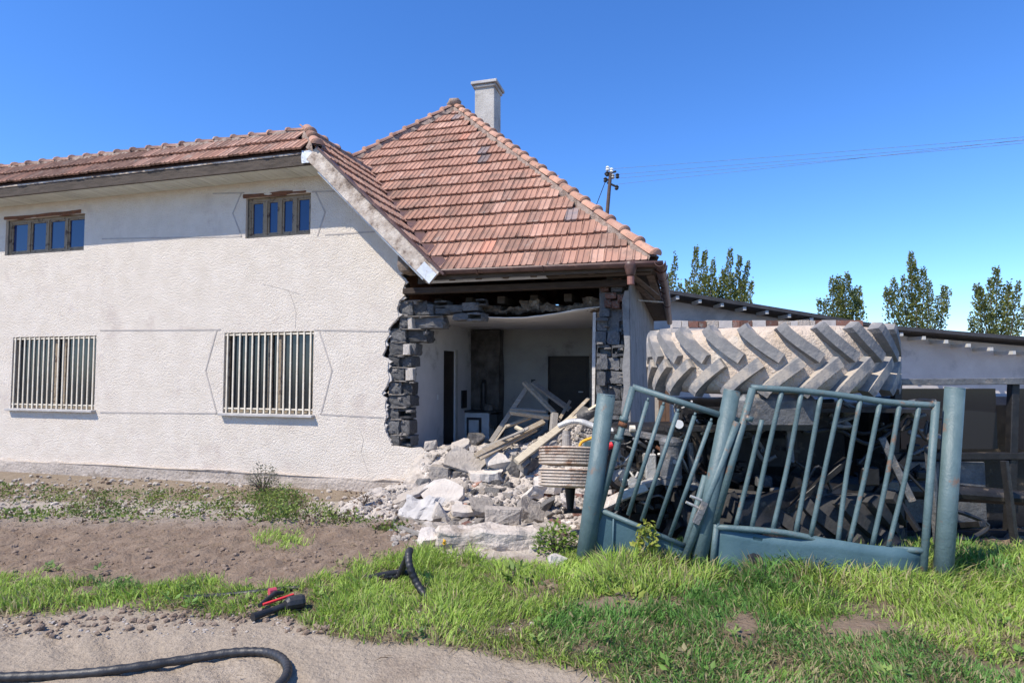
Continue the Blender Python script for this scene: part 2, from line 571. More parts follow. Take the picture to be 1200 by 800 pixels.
def bar(bm, a, b, wd, th, up=Vector((0, 0, 1))):
    """plank from a to b, wd wide, th thick along up"""
    a = Vector(a)
    b = Vector(b)
    d = (b - a)
    L = d.length
    d.normalize()
    s = d.cross(up)
    if s.length < 1e-4:
        s = d.cross(Vector((0, 1, 0)))
    s.normalize()
    n = s.cross(d).normalized()
    m = Matrix((d, s, n)).transposed().to_4x4()
    m.translation = a
    return box(bm, (0, -wd / 2, -th / 2), (L, wd / 2, th / 2), m, min(wd, th) * 0.08)


def lathe(bm, prof, n=32, mtx=None, close=False):
    """prof: list of (r, z) about Z"""
    rings = []
    for r, z in prof:
        rings.append([bm.verts.new((r * math.cos(2 * math.pi * k / n), r * math.sin(2 * math.pi * k / n), z)) for k in range(n)])
    pairs = list(zip(rings[:-1], rings[1:]))
    if close:
        pairs.append((rings[-1], rings[0]))
    for a, b in pairs:
        for k in range(n):
            bm.faces.new((a[k], a[(k + 1) % n], b[(k + 1) % n], b[k]))
    if not close:
        bm.faces.new(rings[0][::-1])
        bm.faces.new(rings[-1])
    if mtx is not None:
        bm.transform(mtx)
    return bm


def prism(loops, y0, y1, bm=None):
    """loops of (x, z): outline then holes; solid between y0 and y1"""
    bm = bm or bmesh.new()
    flat = [p for l in loops for p in l]
    tris = tessellate_polygon([[Vector((p[0], p[1], 0)) for p in l] for l in loops])
    A = [bm.verts.new((p[0], y0, p[1])) for p in flat]
    B = [bm.verts.new((p[0], y1, p[1])) for p in flat]
    for t in tris:
        try:
            bm.faces.new([A[i] for i in t])
            bm.faces.new([B[i] for i in reversed(t)])
        except ValueError:
            pass
    k = 0
    for l in loops:
        n = len(l)
        for i in range(n):
            j = (i + 1) % n
            bm.faces.new((A[k + i], A[k + j], B[k + j], B[k + i]))
        k += n
    bmesh.ops.recalc_face_normals(bm, faces=bm.faces)
    return bm


def poly_slab(pts, th):
    """flat polygon in space, thickened against its normal"""
    bm = bmesh.new()
    pts = [Vector(p) for p in pts]
    n = (pts[1] - pts[0]).cross(pts[2] - pts[0]).normalized()
    a = [bm.verts.new(p) for p in pts]
    b = [bm.verts.new(p - n * th) for p in pts]
    bm.faces.new(a)
    bm.faces.new(b[::-1])
    for i in range(len(pts)):
        j = (i + 1) % len(pts)
        bm.faces.new((a[i], b[i], b[j], a[j]))
    return bm


def rough(bm, amp, sc, seed=0.0):
    for v in bm.verts:
        o = v.co * sc + Vector((seed, seed * 1.7, -seed))
        v.co += Vector((mnoise.noise(o), mnoise.noise(o + Vector((31, 0, 0))), mnoise.noise(o + Vector((0, 47, 0))))) * amp


def leaf_cloud(name, P, D, Nn, Lh, Wd, col, parent=None, kind='blade'):
    """many small blades or leaves as one mesh: P base, D direction*, Nn side vector, lengths, widths, colours (numpy)"""
    n = len(P)
    L = Lh[:, None]
    W = Wd[:, None]
    if kind == 'blade':
        bend = np.array([0, 0, -1.0])
        mid = P + D * L * 0.55
        tip = P + D * L * 0.95 + bend * L * rng.uniform(0.02, 0.35, (n, 1)) + (D * np.array([1, 1, 0])) * L * 0.25
        V = np.stack([P - Nn * W / 2, P + Nn * W / 2, mid - Nn * W * 0.4, mid + Nn * W * 0.4, tip], 1).reshape(-1, 3)
        b = np.arange(n)[:, None] * 5
        F = np.concatenate([b + np.array([[0, 1, 3]]), b + np.array([[0, 3, 2]]), b + np.array([[2, 3, 4]])], 1).reshape(-1, 3)
        cv = np.repeat(col, 5, 0)
    else:
        up = np.cross(D, Nn)
        V = np.stack([P, P + D * L * 0.45 - Nn * W / 2 + up * W * 0.12, P + D * L, P + D * L * 0.45 + Nn * W / 2 + up * W * 0.12], 1).reshape(-1, 3)
        b = np.arange(n)[:, None] * 4
        F = np.concatenate([b + np.array([[0, 1, 2]]), b + np.array([[0, 2, 3]])], 1).reshape(-1, 3)
        cv = np.repeat(col, 4, 0)
    if parent is not None:
        V = V - np.array(parent.location)
    me = bpy.data.meshes.new(name)
    nf = len(F)
    me.vertices.add(len(V))
    me.vertices.foreach_set('co', V.astype(np.float32).ravel())
    me.loops.add(nf * 3)
    me.loops.foreach_set('vertex_index', F.astype(np.int32).ravel())
    me.polygons.add(nf)
    me.polygons.foreach_set('loop_start', np.arange(0, nf * 3, 3, dtype=np.int32))
    me.polygons.foreach_set('loop_total', np.full(nf, 3, dtype=np.int32))
    me.update(calc_edges=True)
    at = me.attributes.new('col', 'FLOAT_COLOR', 'POINT')
    at.data.foreach_set('color', np.concatenate([cv, np.ones((len(cv), 1))], 1).astype(np.float32).ravel())
    me.materials.append(M['leaf'])
    return link(name, me, parent)


def unit(v):
    return v / np.maximum(np.linalg.norm(v, axis=1, keepdims=True), 1e-9)


# ------------------------------------------------------------------ ground
def seg(x, pts):
    return np.interp(x, [p[0] for p in pts], [p[1] for p in pts])


def zones(P):
    """masks over ground points: grass amount and soil kinds (laid out once, at real places)"""
    px, py = proj(P)
    x, y = P[:, 0], P[:, 1]
    j = 14 * (fbm(x, y, 2.3, 3, 40) - 0.5) * 2
    up = seg(px, [(-300, 650), (307, 690), (350, 676), (400, 662), (450, 648), (480, 640), (560, 652), (640, 664), (680, 655), (720, 640), (900, 640), (1500, 650)]) + j
    lo = seg(px, [(-300, 722), (307, 712), (355, 732), (400, 741), (450, 747), (520, 760), (600, 768), (660, 782), (720, 800), (800, 815), (900, 850), (1500, 900)]) + j
    g = sst(py, up - 5, up + 8) * (1 - sst(py, lo - 9, lo + 9))

    def patch(cx, cy, rx, ry):
        return np.exp(-((px - cx) / rx) ** 2 - ((py - cy) / ry) ** 2)
    bare = np.maximum.reduce([patch(715, 708, 55, 11), patch(870, 735, 26, 22), patch(610, 700, 30, 8) * 0.5, patch(590, 738, 22, 10) * 0.7,
                              patch(640, 690, 28, 9) * 0.8, patch(1010, 735, 60, 16), patch(250, 700, 30, 8) * .6, patch(690, 760, 22, 8) * 0.5, 0.30 * sst(fbm(x, y, 1.7, 3, 93), 0.60, 0.70)])
    g = g * (1 - np.clip(bare * 1.25, 0, 1))
    g = np.maximum(g, patch(330, 632, 22, 10) * 0.8)
    path = sst(py, lo - 6, lo + 10)
    soil = np.clip((1 - sst(py, up + 5, up + 30)) * sst(py, 600, 612) + bare, 0, 1)
    dust = (1 - sst(py, 596, 625)) * 0.8 + sst(px, 470, 520) * (1 - sst(px, 640, 700)) * (1 - sst(py, 648, 668))
    return px, py, g, path, soil, np.clip(dust, 0, 1)


def make_ground():
    xs = np.concatenate([-np.geomspace(400, 7.2, 26), np.arange(-7, 7, 0.045), np.geomspace(7.2, 400, 26)])
    ys = np.concatenate([np.linspace(-60, 0, 10), np.arange(0.5, 2.4, 0.25), np.arange(2.5, 9.6, 0.045), np.geomspace(9.8, 600, 34)])
    X, Y = np.meshgrid(xs, ys)
    Z = ground_z(X, Y)
    far = sst(np.hypot(X, Y - 5), 7, 14)
    Z = Z * (1 - far) + far * np.where(Y > 6, -0.15, 0.25)
    # tyre prints pressed in the path
    P = np.stack([X.ravel(), Y.ravel(), Z.ravel()], 1)
    with np.errstate(all='ignore'):
        px, py, g, path, soil, dust = zones(P)
    near = (Y.ravel() > 2.2) & (Y.ravel() < 9)
    path = np.where(near, path, 0.3)
    soil = np.where(near, soil, 0.4)
    dust = np.where(near, dust, 0.1)
    lug = np.abs(((X * 0.94 + Y * 0.9) * 4.2) % 1.0 - 0.5)
    band = np.exp(-((Y + 0.35 * X - 2.55) / 0.16) ** 2) * sst(-X, -0.4, 0.4)
    P[:, 2] -= (0.022 * sst(lug, 0.2, 0.3) * band).ravel() * near
    clod = np.maximum(vnoise(X, Y, 17, 61) - 0.60, 0) * 0.12 + np.maximum(vnoise(X, Y, 7, 62) - 0.62, 0) * 0.07
    P[:, 2] += clod.ravel() * np.clip(soil, 0, 1) * near
    nx, ny = len(xs), len(ys)
    idx = np.arange(nx * ny).reshape(ny, nx)
    F = np.stack([idx[:-1, :-1], idx[:-1, 1:], idx[1:, 1:], idx[1:, :-1]], -1).reshape(-1, 4)
    me = bpy.data.meshes.new('ground')
    nf = len(F)
    me.vertices.add(len(P))
    me.vertices.foreach_set('co', P.astype(np.float32).ravel())
    me.loops.add(nf * 4)
    me.loops.foreach_set('vertex_index', F.astype(np.int32).ravel())
    me.polygons.add(nf)
    me.polygons.foreach_set('loop_start', np.arange(0, nf * 4, 4, dtype=np.int32))
    me.polygons.foreach_set('loop_total', np.full(nf, 4, dtype=np.int32))
    me.polygons.foreach_set('use_smooth', np.ones(nf, bool))
    me.update(calc_edges=True)
    a = me.attributes.new('zone', 'FLOAT_COLOR', 'POINT')
    a.data.foreach_set('color', np.stack([path, soil, dust, np.ones_like(path)], 1).astype(np.float32).ravel())
    me.materials.append(M['ground'])
    tag(link('ground', me), kind='structure')


make_ground()

# ------------------------------------------------------------------ the house
house = thing('house', 'pale roughcast house with red tiled hip roof and a collapsed front wall', 'house', HO, HA)
ZE, VE, UE = 3.3, -0.45, 0.387          # eave
RR = 4.72                                # half width of the hip roof
APEX = Vector((UE - RR, VE + RR, ZE + RR))
WL = -13.3                               # left end of the wing
WT = 5.9                                 # top of the wing roof
WU = -5.4                                # right top edge of the wing roof


def q(px, py, V=0.0):
    p = hp(px, py, V)
    return (p.x, p.z)


def rect(x0, y0, x1, y1, V=0.0):
    a = hp(x0, (y0 + y1) / 2, V).x
    b = hp(x1, (y0 + y1) / 2, V).x
    m = (x0 + x1) / 2
    return (a, hp(m, y1, V).z, b, hp(m, y0, V).z)         # u0, z0, u1, z1


def loop(r):
    return [(r[0], r[1]), (r[2], r[1]), (r[2], r[3]), (r[0], r[3])]


W_UP = rect(288, 229, 364, 277)
W_LOW = rect(262, 389, 367, 485)
W_UP2 = (WL + 1.15, W_UP[1], WL + 2.3, W_UP[3])
u2a, u2b = hp(14, 430, 0).x, hp(112, 430, 0).x
W_LOW2 = (u2a, W_LOW[1], u2b, W_LOW[3])
W_UP2 = (hp(8, 240, 0).x, W_UP[1], hp(100, 240, 0).x, W_UP[3])

edge_px = [(470, 322), (475, 331), (472, 338), (474, 346), (468, 352), (465, 361), (467, 371), (461, 378), (455, 385), (456, 392), (451, 400), (452, 408),
           (448, 416), (455, 424), (454, 434), (456, 443), (453, 452), (447, 461), (452, 468), (451, 477), (453, 486), (450, 496), (452, 506), (456, 514),
           (459, 522), (468, 523), (481, 525), (492, 524), (501, 530), (505, 539), (516, 545), (521, 553), (535, 558), (548, 564), (566, 563),
           (590, 568), (612, 565), (640, 570), (668, 566), (700, 563)]
edge = [q(x, y) for x, y in edge_px]
outer = [(WL, -0.4), (WL, 5.15), (-4.95, 5.15), (-3.32, 3.52)] + edge + [(-0.3, -0.4)]
bm = prism([outer, loop(W_UP), loop(W_LOW), loop(W_UP2), loop(W_LOW2)], 0.0, 0.05)
front = obj('front_wall', bm, 'stucco', house)
# ragged broken edge of the coats under the roughcast
rag = [(a - 0.03, b) for a, b in edge[:25]]
for k in range(24, 0, -1):
    for t in (0.75, 0.5, 0.25, 0.0):
        a = edge[k][0] * t + edge[k - 1][0] * (1 - t)
        b = edge[k][1] * t + edge[k - 1][1] * (1 - t)
        rag.append((a + random.choice((0.0, 0.008, 0.015, 0.03, 0.06)) * random.uniform(0.6, 1.2), b + random.uniform(-0.012, 0.012)))
obj('render_edge', prism([rag], 0.014, 0.051), 'plaster_edge', house)
# dark blockwork behind the roughcast
core = [(WL, -0.4), (WL, 5.1), (-4.95, 5.1), (-3.5, 3.5)] + [(a - 0.10, b) for a, b in edge[:24]] + [(a - 0.02, b - 0.05) for a, b in edge[24:]] + [(-0.3, -0.4)]
gr = lambda r, d: (r[0] - d, r[1] - d, r[2] + d, r[3] + d)
obj('wall_core', prism([core] + [loop(gr(r, 0.004)) for r in (W_UP, W_LOW, W_UP2, W_LOW2)], 0.052, 0.40), 'slag', house)

# grooves scored in the roughcast
groove_lines = [[(366, 225), (404, 223.5)], [(370, 225), (381, 249), (372, 276)], [(381, 275), (466, 270)], [(369, 386.5), (454, 388)], [(374, 387), (389, 434), (376, 485)], [(376, 485), (449, 489)],
                [(286, 226), (250, 227)], [(283, 226), (273, 250), (283, 277)], [(283, 277), (120, 280)], [(258, 386), (118, 387)], [(254, 387), (241, 434), (254, 484)], [(254, 484), (118, 483)]]
for ln in groove_lines:
    bm = bmesh.new()
    for a, b in zip(ln[:-1], ln[1:]):
        A = hp(*a, 0)
        B = hp(*b, 0)
        d = (B - A).normalized()
        n = Vector((0, -1, 0))
        s = d.cross(n)
        m = Matrix((d, n, s)).transposed().to_4x4()
        m.translation = A
        box(bm, (-0.008, -0.02, -0.012), ((B - A).length + 0.008, 0.006, 0.012), m)
    obj('groove', bm, 'groove', front)

for ln in ([(338, 340), (343, 352), (347, 366), (346, 385)], [(308, 333), (330, 338), (352, 345)], [(420, 500), (426, 515), (423, 530), (431, 552)]):
    bm = bmesh.new()
    tube(bm, [hp(x, y, -0.001) for x, y in ln], 0.0035, 5)
    obj('crack', bm, 'groove', front)

# plinth ledge at the foot of the wall
bm = bmesh.new()
pl = [(WL, -0.35), (WL, 0.075)]
for k in range(40):
    u = WL + 0.05 + k * 0.255
    pl.append((u, 0.085 + random.uniform(-0.025, 0.02)))
pl += [(-3.05, 0.06), (-2.9, -0.35)]
bm = prism([pl], -0.07, 0.03)
rough(bm, 0.035, 3.3)
obj('plinth', bm, 'kerb', house)
pl2 = [(-3.4, -0.35), (-3.3, 0.02)] + [(-3.3 + 0.17 * k, 0.10 + random.uniform(-0.05, 0.05)) for k in range(1, 19)] + [(-0.1, -0.35)]
obj('foundation', prism([pl2], -0.12, 0.3), 'kerb', house)
pl3 = [(-3.2, -0.35), (-3.1, -0.06)] + [(-3.1 + 0.2 * k, -0.02 + random.uniform(-0.03, 0.03)) for k in range(1, 14)] + [(-0.2, -0.35)]
obj('foundation', prism([pl3], -0.24, -0.121), 'kerb', house)


# ---- windows
def window(r, panes, parent, low=False):
    u0, z0, u1, z1 = r
    f = bmesh.new()
    t = 0.055
    y0, y1 = 0.07, 0.14
    box(f, (u0, y0, z0), (u1, y1, z0 + t))
    box(f, (u0, y0, z1 - t), (u1, y1, z1))
    box(f, (u0, y0 + 0.002, z0 + t), (u0 + t, y1, z1 - t))
    box(f, (u1 - t, y0 + 0.002, z0 + t), (u1, y1, z1 - t))
    for i in range(1, panes):
        u = u0 + t + (u1 - u0 - 2 * t) * i / panes
        box(f, (u - 0.035, y0 - 0.003, z0 + t), (u + 0.035, y1, z1 - t))
    wdw = obj('window', f, 'win_wood', parent)
    for i in range(panes):
        a = u0 + t + (u1 - u0 - 2 * t) * i / panes + 0.036 * (i > 0)
        b = u0 + t + (u1 - u0 - 2 * t) * (i + 1) / panes - 0.036 * (i < panes - 1)
        if not low:
            s = bmesh.new()
            for lo, hi in (((a, 0.085, z0 + t), (a + 0.03, 0.125, z1 - t)), ((b - 0.03, 0.085, z0 + t), (b, 0.125, z1 - t)), ((a + 0.03, 0.086, z1 - t - 0.03), (b - 0.03, 0.125, z1 - t)), ((a + 0.03, 0.086, z0 + t), (b - 0.03, 0.125, z0 + t + 0.04))):
                box(s, lo, hi)
            obj('sash', s, 'win_wood', wdw)
            a += 0.03
            b -= 0.03
        obj('pane', bx((a, 0.105, z0 + t), (b, 0.111, z1 - t)), 'glass_dark' if low else 'glass_sky_tint', wdw)
    # rough lintel and sill
    if low:
        obj('window_sill', bx((u0 - 0.03, -0.09, z0 - 0.04), (u1 + 0.04, 0.069, z0 + 0.005), None, 0.006), 'sill', wdw)
        for rz in (z1 - 0.035, z0 + 0.085):
            obj('bar_rail', bx((u0 + 0.003, 0.012, rz - 0.012), (u1 - 0.003, 0.02, rz + 0.012)), 'bar_paint', wdw)
        nb = max(6, round((u1 - u0) / 0.128))
        for i in range(nb):
            u = u0 + (u1 - u0) * (i + 0.55) / nb
            obj('bar', bx((u - 0.013, -0.006, z0 + 0.006), (u + 0.013, 0.0115, z1 - 0.01)), 'bar_paint', wdw)
        m_ = (u0 + u1) / 2
        obj('mullion', bx((m_ + 0.16, 0.06, z0 + t), (m_ + 0.25, 0.10, z1 - t)), 'win_wood', wdw)
    else:
        bm = bx((u0 - 0.04, -0.012, z1 + 0.002), (u1 - 0.1, 0.03, z1 + 0.07))
        bmesh.ops.subdivide_edges(bm, edges=bm.edges, cuts=4, use_grid_fill=True)
        rough(bm, 0.03, 13)
        obj('lintel', bm, 'rust', wdw)
    return wdw


window(W_UP, 4, house)
window(W_UP2, 4, house)
window(W_LOW, 2, house, True)
window(W_LOW2, 2, house, True)
# dark sheet painted in place of the unlit room behind the windows
obj('dark_backing', bx((WL + 0.1, 0.6, -0.3), (-5.05, 0.65, 5.1)), 'soot_and_shade', house)

# ---- body walls
obj('side_wall', prism([[(0.06, -0.4), (9.0, -0.4), (9.0, 3.27), (0.06, 3.27)]], 0, 0.35).copy() if False else bx((-0.36, 0.42, -0.4), (0.0, 9.0, 3.26)), 'cement', house)
obj('side_wall', bx((WL, 0.41, -0.4), (WL + 0.3, 9.0, 5.0)), 'stucco', house)
obj('rear_wall', bx((WL, 9.01, -0.4), (0.0, 9.3, 3.26)), 'stucco', house)

# ---- right pillar: cement skin at the corner, blocks showing where the front skin has fallen
zt = 3.2
skin = [q(729, 352), q(732, 341), q(738, 340), (0.0, zt), (0.012, zt), (0.012, -0.4), (-0.16, -0.4), q(722, 560), q(727, 540), q(725, 520), q(730, 505), q(728, 480), q(731, 455), q(729, 430), q(732, 405), q(730, 380)]
obj('corner_render', prism([skin], 0.0, 0.03), 'cement', house)
obj('side_render', bx((0.0005, 0.031, -0.4), (0.014, 9.0, 3.26)), 'cement', house)
pil = obj('pillar', bx((-0.44, 0.20, -0.4), (-0.002, 0.418, 3.1)), 'slag_grey', house)
obj('inner_render', prism([[q(695, 366, .3), q(698.5, 366, .3), q(698, 420, .3), q(697, 470, .3), q(694.5, 520, .3), q(691, 520, .3), q(694, 470, .3), q(694, 420, .3)]], 0.28, 0.44), 'plaster_edge', house)

UNIT = bmesh.new()


def block_mesh(name, m, hollow, seed):
    random.seed(seed)
    bm = bmesh.new()
    bmesh.ops.create_cube(bm, size=1)
    bmesh.ops.subdivide_edges(bm, edges=bm.edges, cuts=3, use_grid_fill=True)
    for v in bm.verts:
        k_ = sum(abs(c) > 0.45 for c in v.co)
        v.co -= v.co * (0.05 if k_ > 1 else 0) * random.uniform(0, 2.2)
        v.co += Vector((random.uniform(-1, 1), random.uniform(-1, 1), random.uniform(-1, 1))) * 0.04
    if hollow:
        f = [f for f in bm.faces if f.normal.y < -0.7 and abs(f.calc_center_median().x) < 0.42]
        f = [x for x in f if abs(x.calc_center_median().z) < 0.2] + ([x for x in f if x.calc_center_median().z > 0.2] if hollow > 1 else [])
        r = bmesh.ops.inset_region(bm, faces=f, thickness=0.06, depth=0)
        for x in f:
            for v in x.verts:
                v.co.y = 0.32
    me = bpy.data.meshes.new(name)
    bm.to_mesh(me)
    bm.free()
    me.materials.append(M[m])
    return me


BL = [block_mesh('block', 'slag', h, s) for h, s in ((0, 1), (0, 2), (1, 3), (0, 4))]
BG = [block_mesh('block', 'slag_grey', h, s) for h, s in ((0, 5), (0, 6), (1, 7))]
BB = [block_mesh('brick', 'red_brick', 0, s) for s in (8, 9)]
BM = block_mesh('mortar', 'mortar', 0, 12)
BP = block_mesh('block', 'rubble_pale', 0, 11)
random.seed(3)


def put_block(me, x0, y0, x1, y1, V0, V1, parent, name='block', jit=0.02):
    r = rect(x0, y0, x1, y1, V0)
    m = Matrix.Translation(((r[0] + r[2]) / 2, (V0 + V1) / 2 + random.uniform(-jit, jit), (r[1] + r[3]) / 2)) @ Matrix.Rotation(R(random.uniform(-4, 4)), 4, 'Y') @ Matrix.Rotation(R(random.uniform(-9, 9)), 4, 'Z') @ Matrix.Diagonal((abs(r[2] - r[0]) * 0.99, V1 - V0, abs(r[3] - r[1]) * 0.99, 1))
    return link(name, me, parent, m)


# stepped blocks at the left side of the breach
rows = [(353, 370, [(466, 482), (483, 502)]), (371, 385, [(467, 478), (483, 520)]), (386, 401, [(455, 474), (475, 502)]), (402, 416, [(454, 471), (479, 487)]),
        (417, 430, [(454, 468), (469, 483)]), (431, 446, [(454, 473), (474, 480)]), (447, 462, [(455, 469), (470, 482)]), (463, 477, [(453, 481)]),
        (478, 491, [(452, 465), (466, 481)]), (492, 509, [(452, 468), (469, 481)]), (510, 523, [(456, 470), (471, 482)])]
for y0, y1, xs in rows:
    for i, (a, b) in enumerate(xs):
        put_block(random.choice(BL), a, y0, b, y1, 0.06 + 0.05 * i, 0.39, front)
for (a, y0, b, y1) in ((478, 372, 484, 386), (472, 403, 480, 416), (474, 431, 484, 446)):
    put_block(BP, a, y0, b, y1, 0.05, 0.16, front)
for i in range(11):      # mortar beds between the courses
    y0 = [352, 370, 385, 401, 416, 430, 446, 462, 477, 491, 509][i]
    a = min(x[0] for x in rows[i][2])
    b = max(x[1] for x in rows[i][2])
    put_block(BM, a + 1, y0 - 0.2, b - random.uniform(1, 12), y0 + 1.3, 0.052, 0.36, front, 'mortar', 0.0)
for k in range(26):
    i = random.randrange(11)
    y = [352, 370, 385, 401, 416, 430, 446, 462, 477, 491, 509][i] + random.uniform(-2, 4)
    x = random.uniform(min(c[0] for c in rows[i][2]), max(c[1] for c in rows[i][2]) - 3)
    put_block(BM, x, y, x + random.uniform(2, 7), y + random.uniform(1.5, 4), random.uniform(0.03, 0.10), 0.2, front, 'mortar', 0.01)
# blocks of the right pillar
cy = [(372, 388), (388, 404), (404, 418), (419, 434), (435, 450), (451, 468), (469, 486), (487, 504), (505, 522), (523, 541), (542, 562)]
for i, (a, b) in enumerate(cy):
    cuts = [(698, 711), (712, 727), (727, 734)] if i % 2 else [(699, 716), (716, 733)]
    if i == 0:
        cuts = [(699, 711), (726, 734)]
    for j, (x0, x1) in enumerate(cuts):
        if random.random() < 0.12 and j == 1:
            continue
        put_block(random.choice(BG), x0, a, x1, b, random.uniform(0.05, 0.13), 0.3, pil)
for (x0, y0, x1, y1, v) in ((702, 415, 711, 433, 0.0), (700, 435, 710, 452, -0.02), (698, 372, 712, 376, 0.02)):
    put_block(BG[0], x0, y0, x1, y1, v, 0.2, pil)
for (x0, y0, x1, y1) in ((706, 327, 718, 333), (719, 326, 730, 334), (704, 335, 714, 341), (715, 335, 728, 342), (709, 343, 722, 350), (723, 345, 731, 353), (708, 351, 716, 360), (717, 352, 727, 361), (728, 355, 734, 370), (703, 362, 715, 371)):
    put_block(random.choice(BB + BG[:1]), x0, y0, x1, y1, 0.05, 0.3, pil, 'brick')
for k in range(22):
    x = random.uniform(698, 730)
    y = random.uniform(372, 540)
    put_block(BM, x, y, x + random.uniform(2, 9), y + random.uniform(1, 3), random.uniform(0.02, 0.07), 0.2, pil, 'mortar', 0.01)
# broken blocks left hanging over the breach
for (x0, y0, x1, y1) in ((508, 352, 524, 360), (520, 357, 540, 366), (541, 354, 560, 364), (510, 361, 528, 368), (530, 367, 548, 375), (548, 366, 566, 376), (556, 350, 568, 358), (494, 356, 509, 369)):
    put_block(random.choice(BG), x0, y0, x1, y1, 0.12, 0.40, front)

# ---- room inside
UL = hp(482, 460, 0.41).x
URI = -0.45
VB = 3.71
dz0, dz1 = 0.30, hp(527, 411, 1).z
d0, d1 = hpu(520, 440, UL).y, hpu(533, 440, UL).y
dtop = hpu(526, 411, UL).z
bm = bmesh.new()
box(bm, (UL - 0.25, 0.402, -0.2), (UL, d0, 2.72))
box(bm, (UL - 0.25, d0, dtop), (UL, d1, 2.72))
box(bm, (UL - 0.25, d1, -0.2), (UL, VB, 2.72))
obj('room_wall', bm, 'plaster', house)
iw = obj('inner_door', bx((UL - 0.06, d0 + 0.001, 0.3), (UL - 0.02, d1 - 0.001, dtop - 0.001)), 'door_dark', house)
obj('door_frame', bx((UL + 0.001, d1 - 0.001, 0.3), (UL + 0.02, d1 + 0.12, dtop + 0.03)), 'jamb', iw)
obj('light_switch', bx((UL + 0.001, hpu(513, 465, UL).y - 0.03, hpu(513, 468, UL).z), (UL + 0.012, hpu(513, 465, UL).y + 0.03, hpu(513, 462, UL).z)), 'white', house)
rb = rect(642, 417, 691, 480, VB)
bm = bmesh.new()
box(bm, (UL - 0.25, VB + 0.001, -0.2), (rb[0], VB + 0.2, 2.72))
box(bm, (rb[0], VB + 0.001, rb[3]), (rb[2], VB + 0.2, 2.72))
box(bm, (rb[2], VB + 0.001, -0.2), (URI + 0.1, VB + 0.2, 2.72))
obj('room_wall', bm, 'plaster_shaded', house)
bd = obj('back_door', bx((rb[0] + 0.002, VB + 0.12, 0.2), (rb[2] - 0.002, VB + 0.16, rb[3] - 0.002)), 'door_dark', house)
for k in range(12):
    z = 0.5 + k * 0.135
    if z < rb[3] - 0.1:
        obj('slat', bx((rb[0] + 0.08, VB + 0.10, z), (rb[2] - 0.08, VB + 0.1195, z + 0.09)), 'door_dark', bd)
obj('door_frame', bx((rb[2], VB - 0.03, 0.2), (rb[2] + 0.10, VB - 0.001, rb[3] + 0.05)), 'timber_grey', bd)
pk = hp(681, 459, VB + 0.09)
obj('door_handle', bx((pk.x - 0.05, VB + 0.05, pk.z - 0.012), (pk.x + 0.05, VB + 0.09, pk.z + 0.012)), 'alu', bd)
for (x, y) in ((625, 447),):
    p = hp(x, y, VB)
    obj('wall_socket', bx((p.x - 0.045, VB - 0.03, p.z - 0.05), (p.x + 0.045, VB, p.z + 0.05)), 'black_iron', house)
# sooty chimney breast in the corner
cb = rect(560, 392, 585, 480, VB - 0.35)
bm = bx((UL + 0.002, VB - 0.35, 0.2), (cb[2], VB - 0.002, 2.66))
bmesh.ops.subdivide_edges(bm, edges=bm.edges, cuts=6, use_grid_fill=True)
rough(bm, 0.05, 5)
obj('chimney_breast', bm, 'soot_and_shade', house)
obj('floor', bx((UL - 0.2, 0.3, 0.1), (-0.3, VB, 0.33)), 'cement', house)
# ceiling with a ragged, sagging front edge
bm = bmesh.new()
nu, nv = 30, 12
gv = {}
for i in range(nu + 1):
    u = UL - 0.15 + (URI + 0.08 - UL + 0.15) * i / nu
    v0 = 0.40 + 0.10 * mnoise.noise(Vector((u * 3, 0, 0))) + 0.05 * mnoise.noise(Vector((u * 9, 4, 0)))
    for j in range(nv + 1):
        v = v0 + (VB + 0.1 - v0) * j / nv
        t = 1 - j / nv
        z = 2.70 + 0.03 * t * math.cos(u * 1.9) + 0.06 * t * t * max(0, (u + 1.6)) - 0.025 * t * math.exp(-((u + 1.9) / 0.8) ** 2)
        for s in (0, 1):
            gv[i, j, s] = bm.verts.new((u, v, z + 0.012 * s))
for i in range(nu):
    for j in range(nv):
        bm.faces.new([gv[i, j, 0], gv[i, j + 1, 0], gv[i + 1, j + 1, 0], gv[i + 1, j, 0]])
        bm.faces.new([gv[i, j, 1], gv[i + 1, j, 1], gv[i + 1, j + 1, 1], gv[i, j + 1, 1]])
    bm.faces.new([gv[i, 0, 0], gv[i + 1, 0, 0], gv[i + 1, 0, 1], gv[i, 0, 1]])
ce = obj('ceiling', bm, 'plaster', house, smooth=True)
# earth fill on the ceiling, broken off at the front
bm = bmesh.new()
for k in range(10):
    box(bm, (UL - 0.2 + k * 0.34, 0.46, 2.77), (UL - 0.2 + k * 0.34 + 0.335, 1.3, 2.85 + 0.05 * math.sin(k * 2.3)))
bmesh.ops.subdivide_edges(bm, edges=bm.edges, cuts=9, use_grid_fill=True)
rough(bm, 0.05, 4)
rough(bm, 0.05, 12)
rough(bm, 0.025, 31)
obj('ceiling_fill', bm, 'fill', ce)
obj('attic_floor', bx((UL - 4, 1.3, 2.78), (0.0, 9.0, 2.9)), 'old_wood', house)
for k in range(6):
    u = UL + 0.35 + k * 0.55
    obj('ceiling_joist', bx((u, 0.55, 2.90), (u + 0.12, 6, 3.02)), 'old_wood', house)

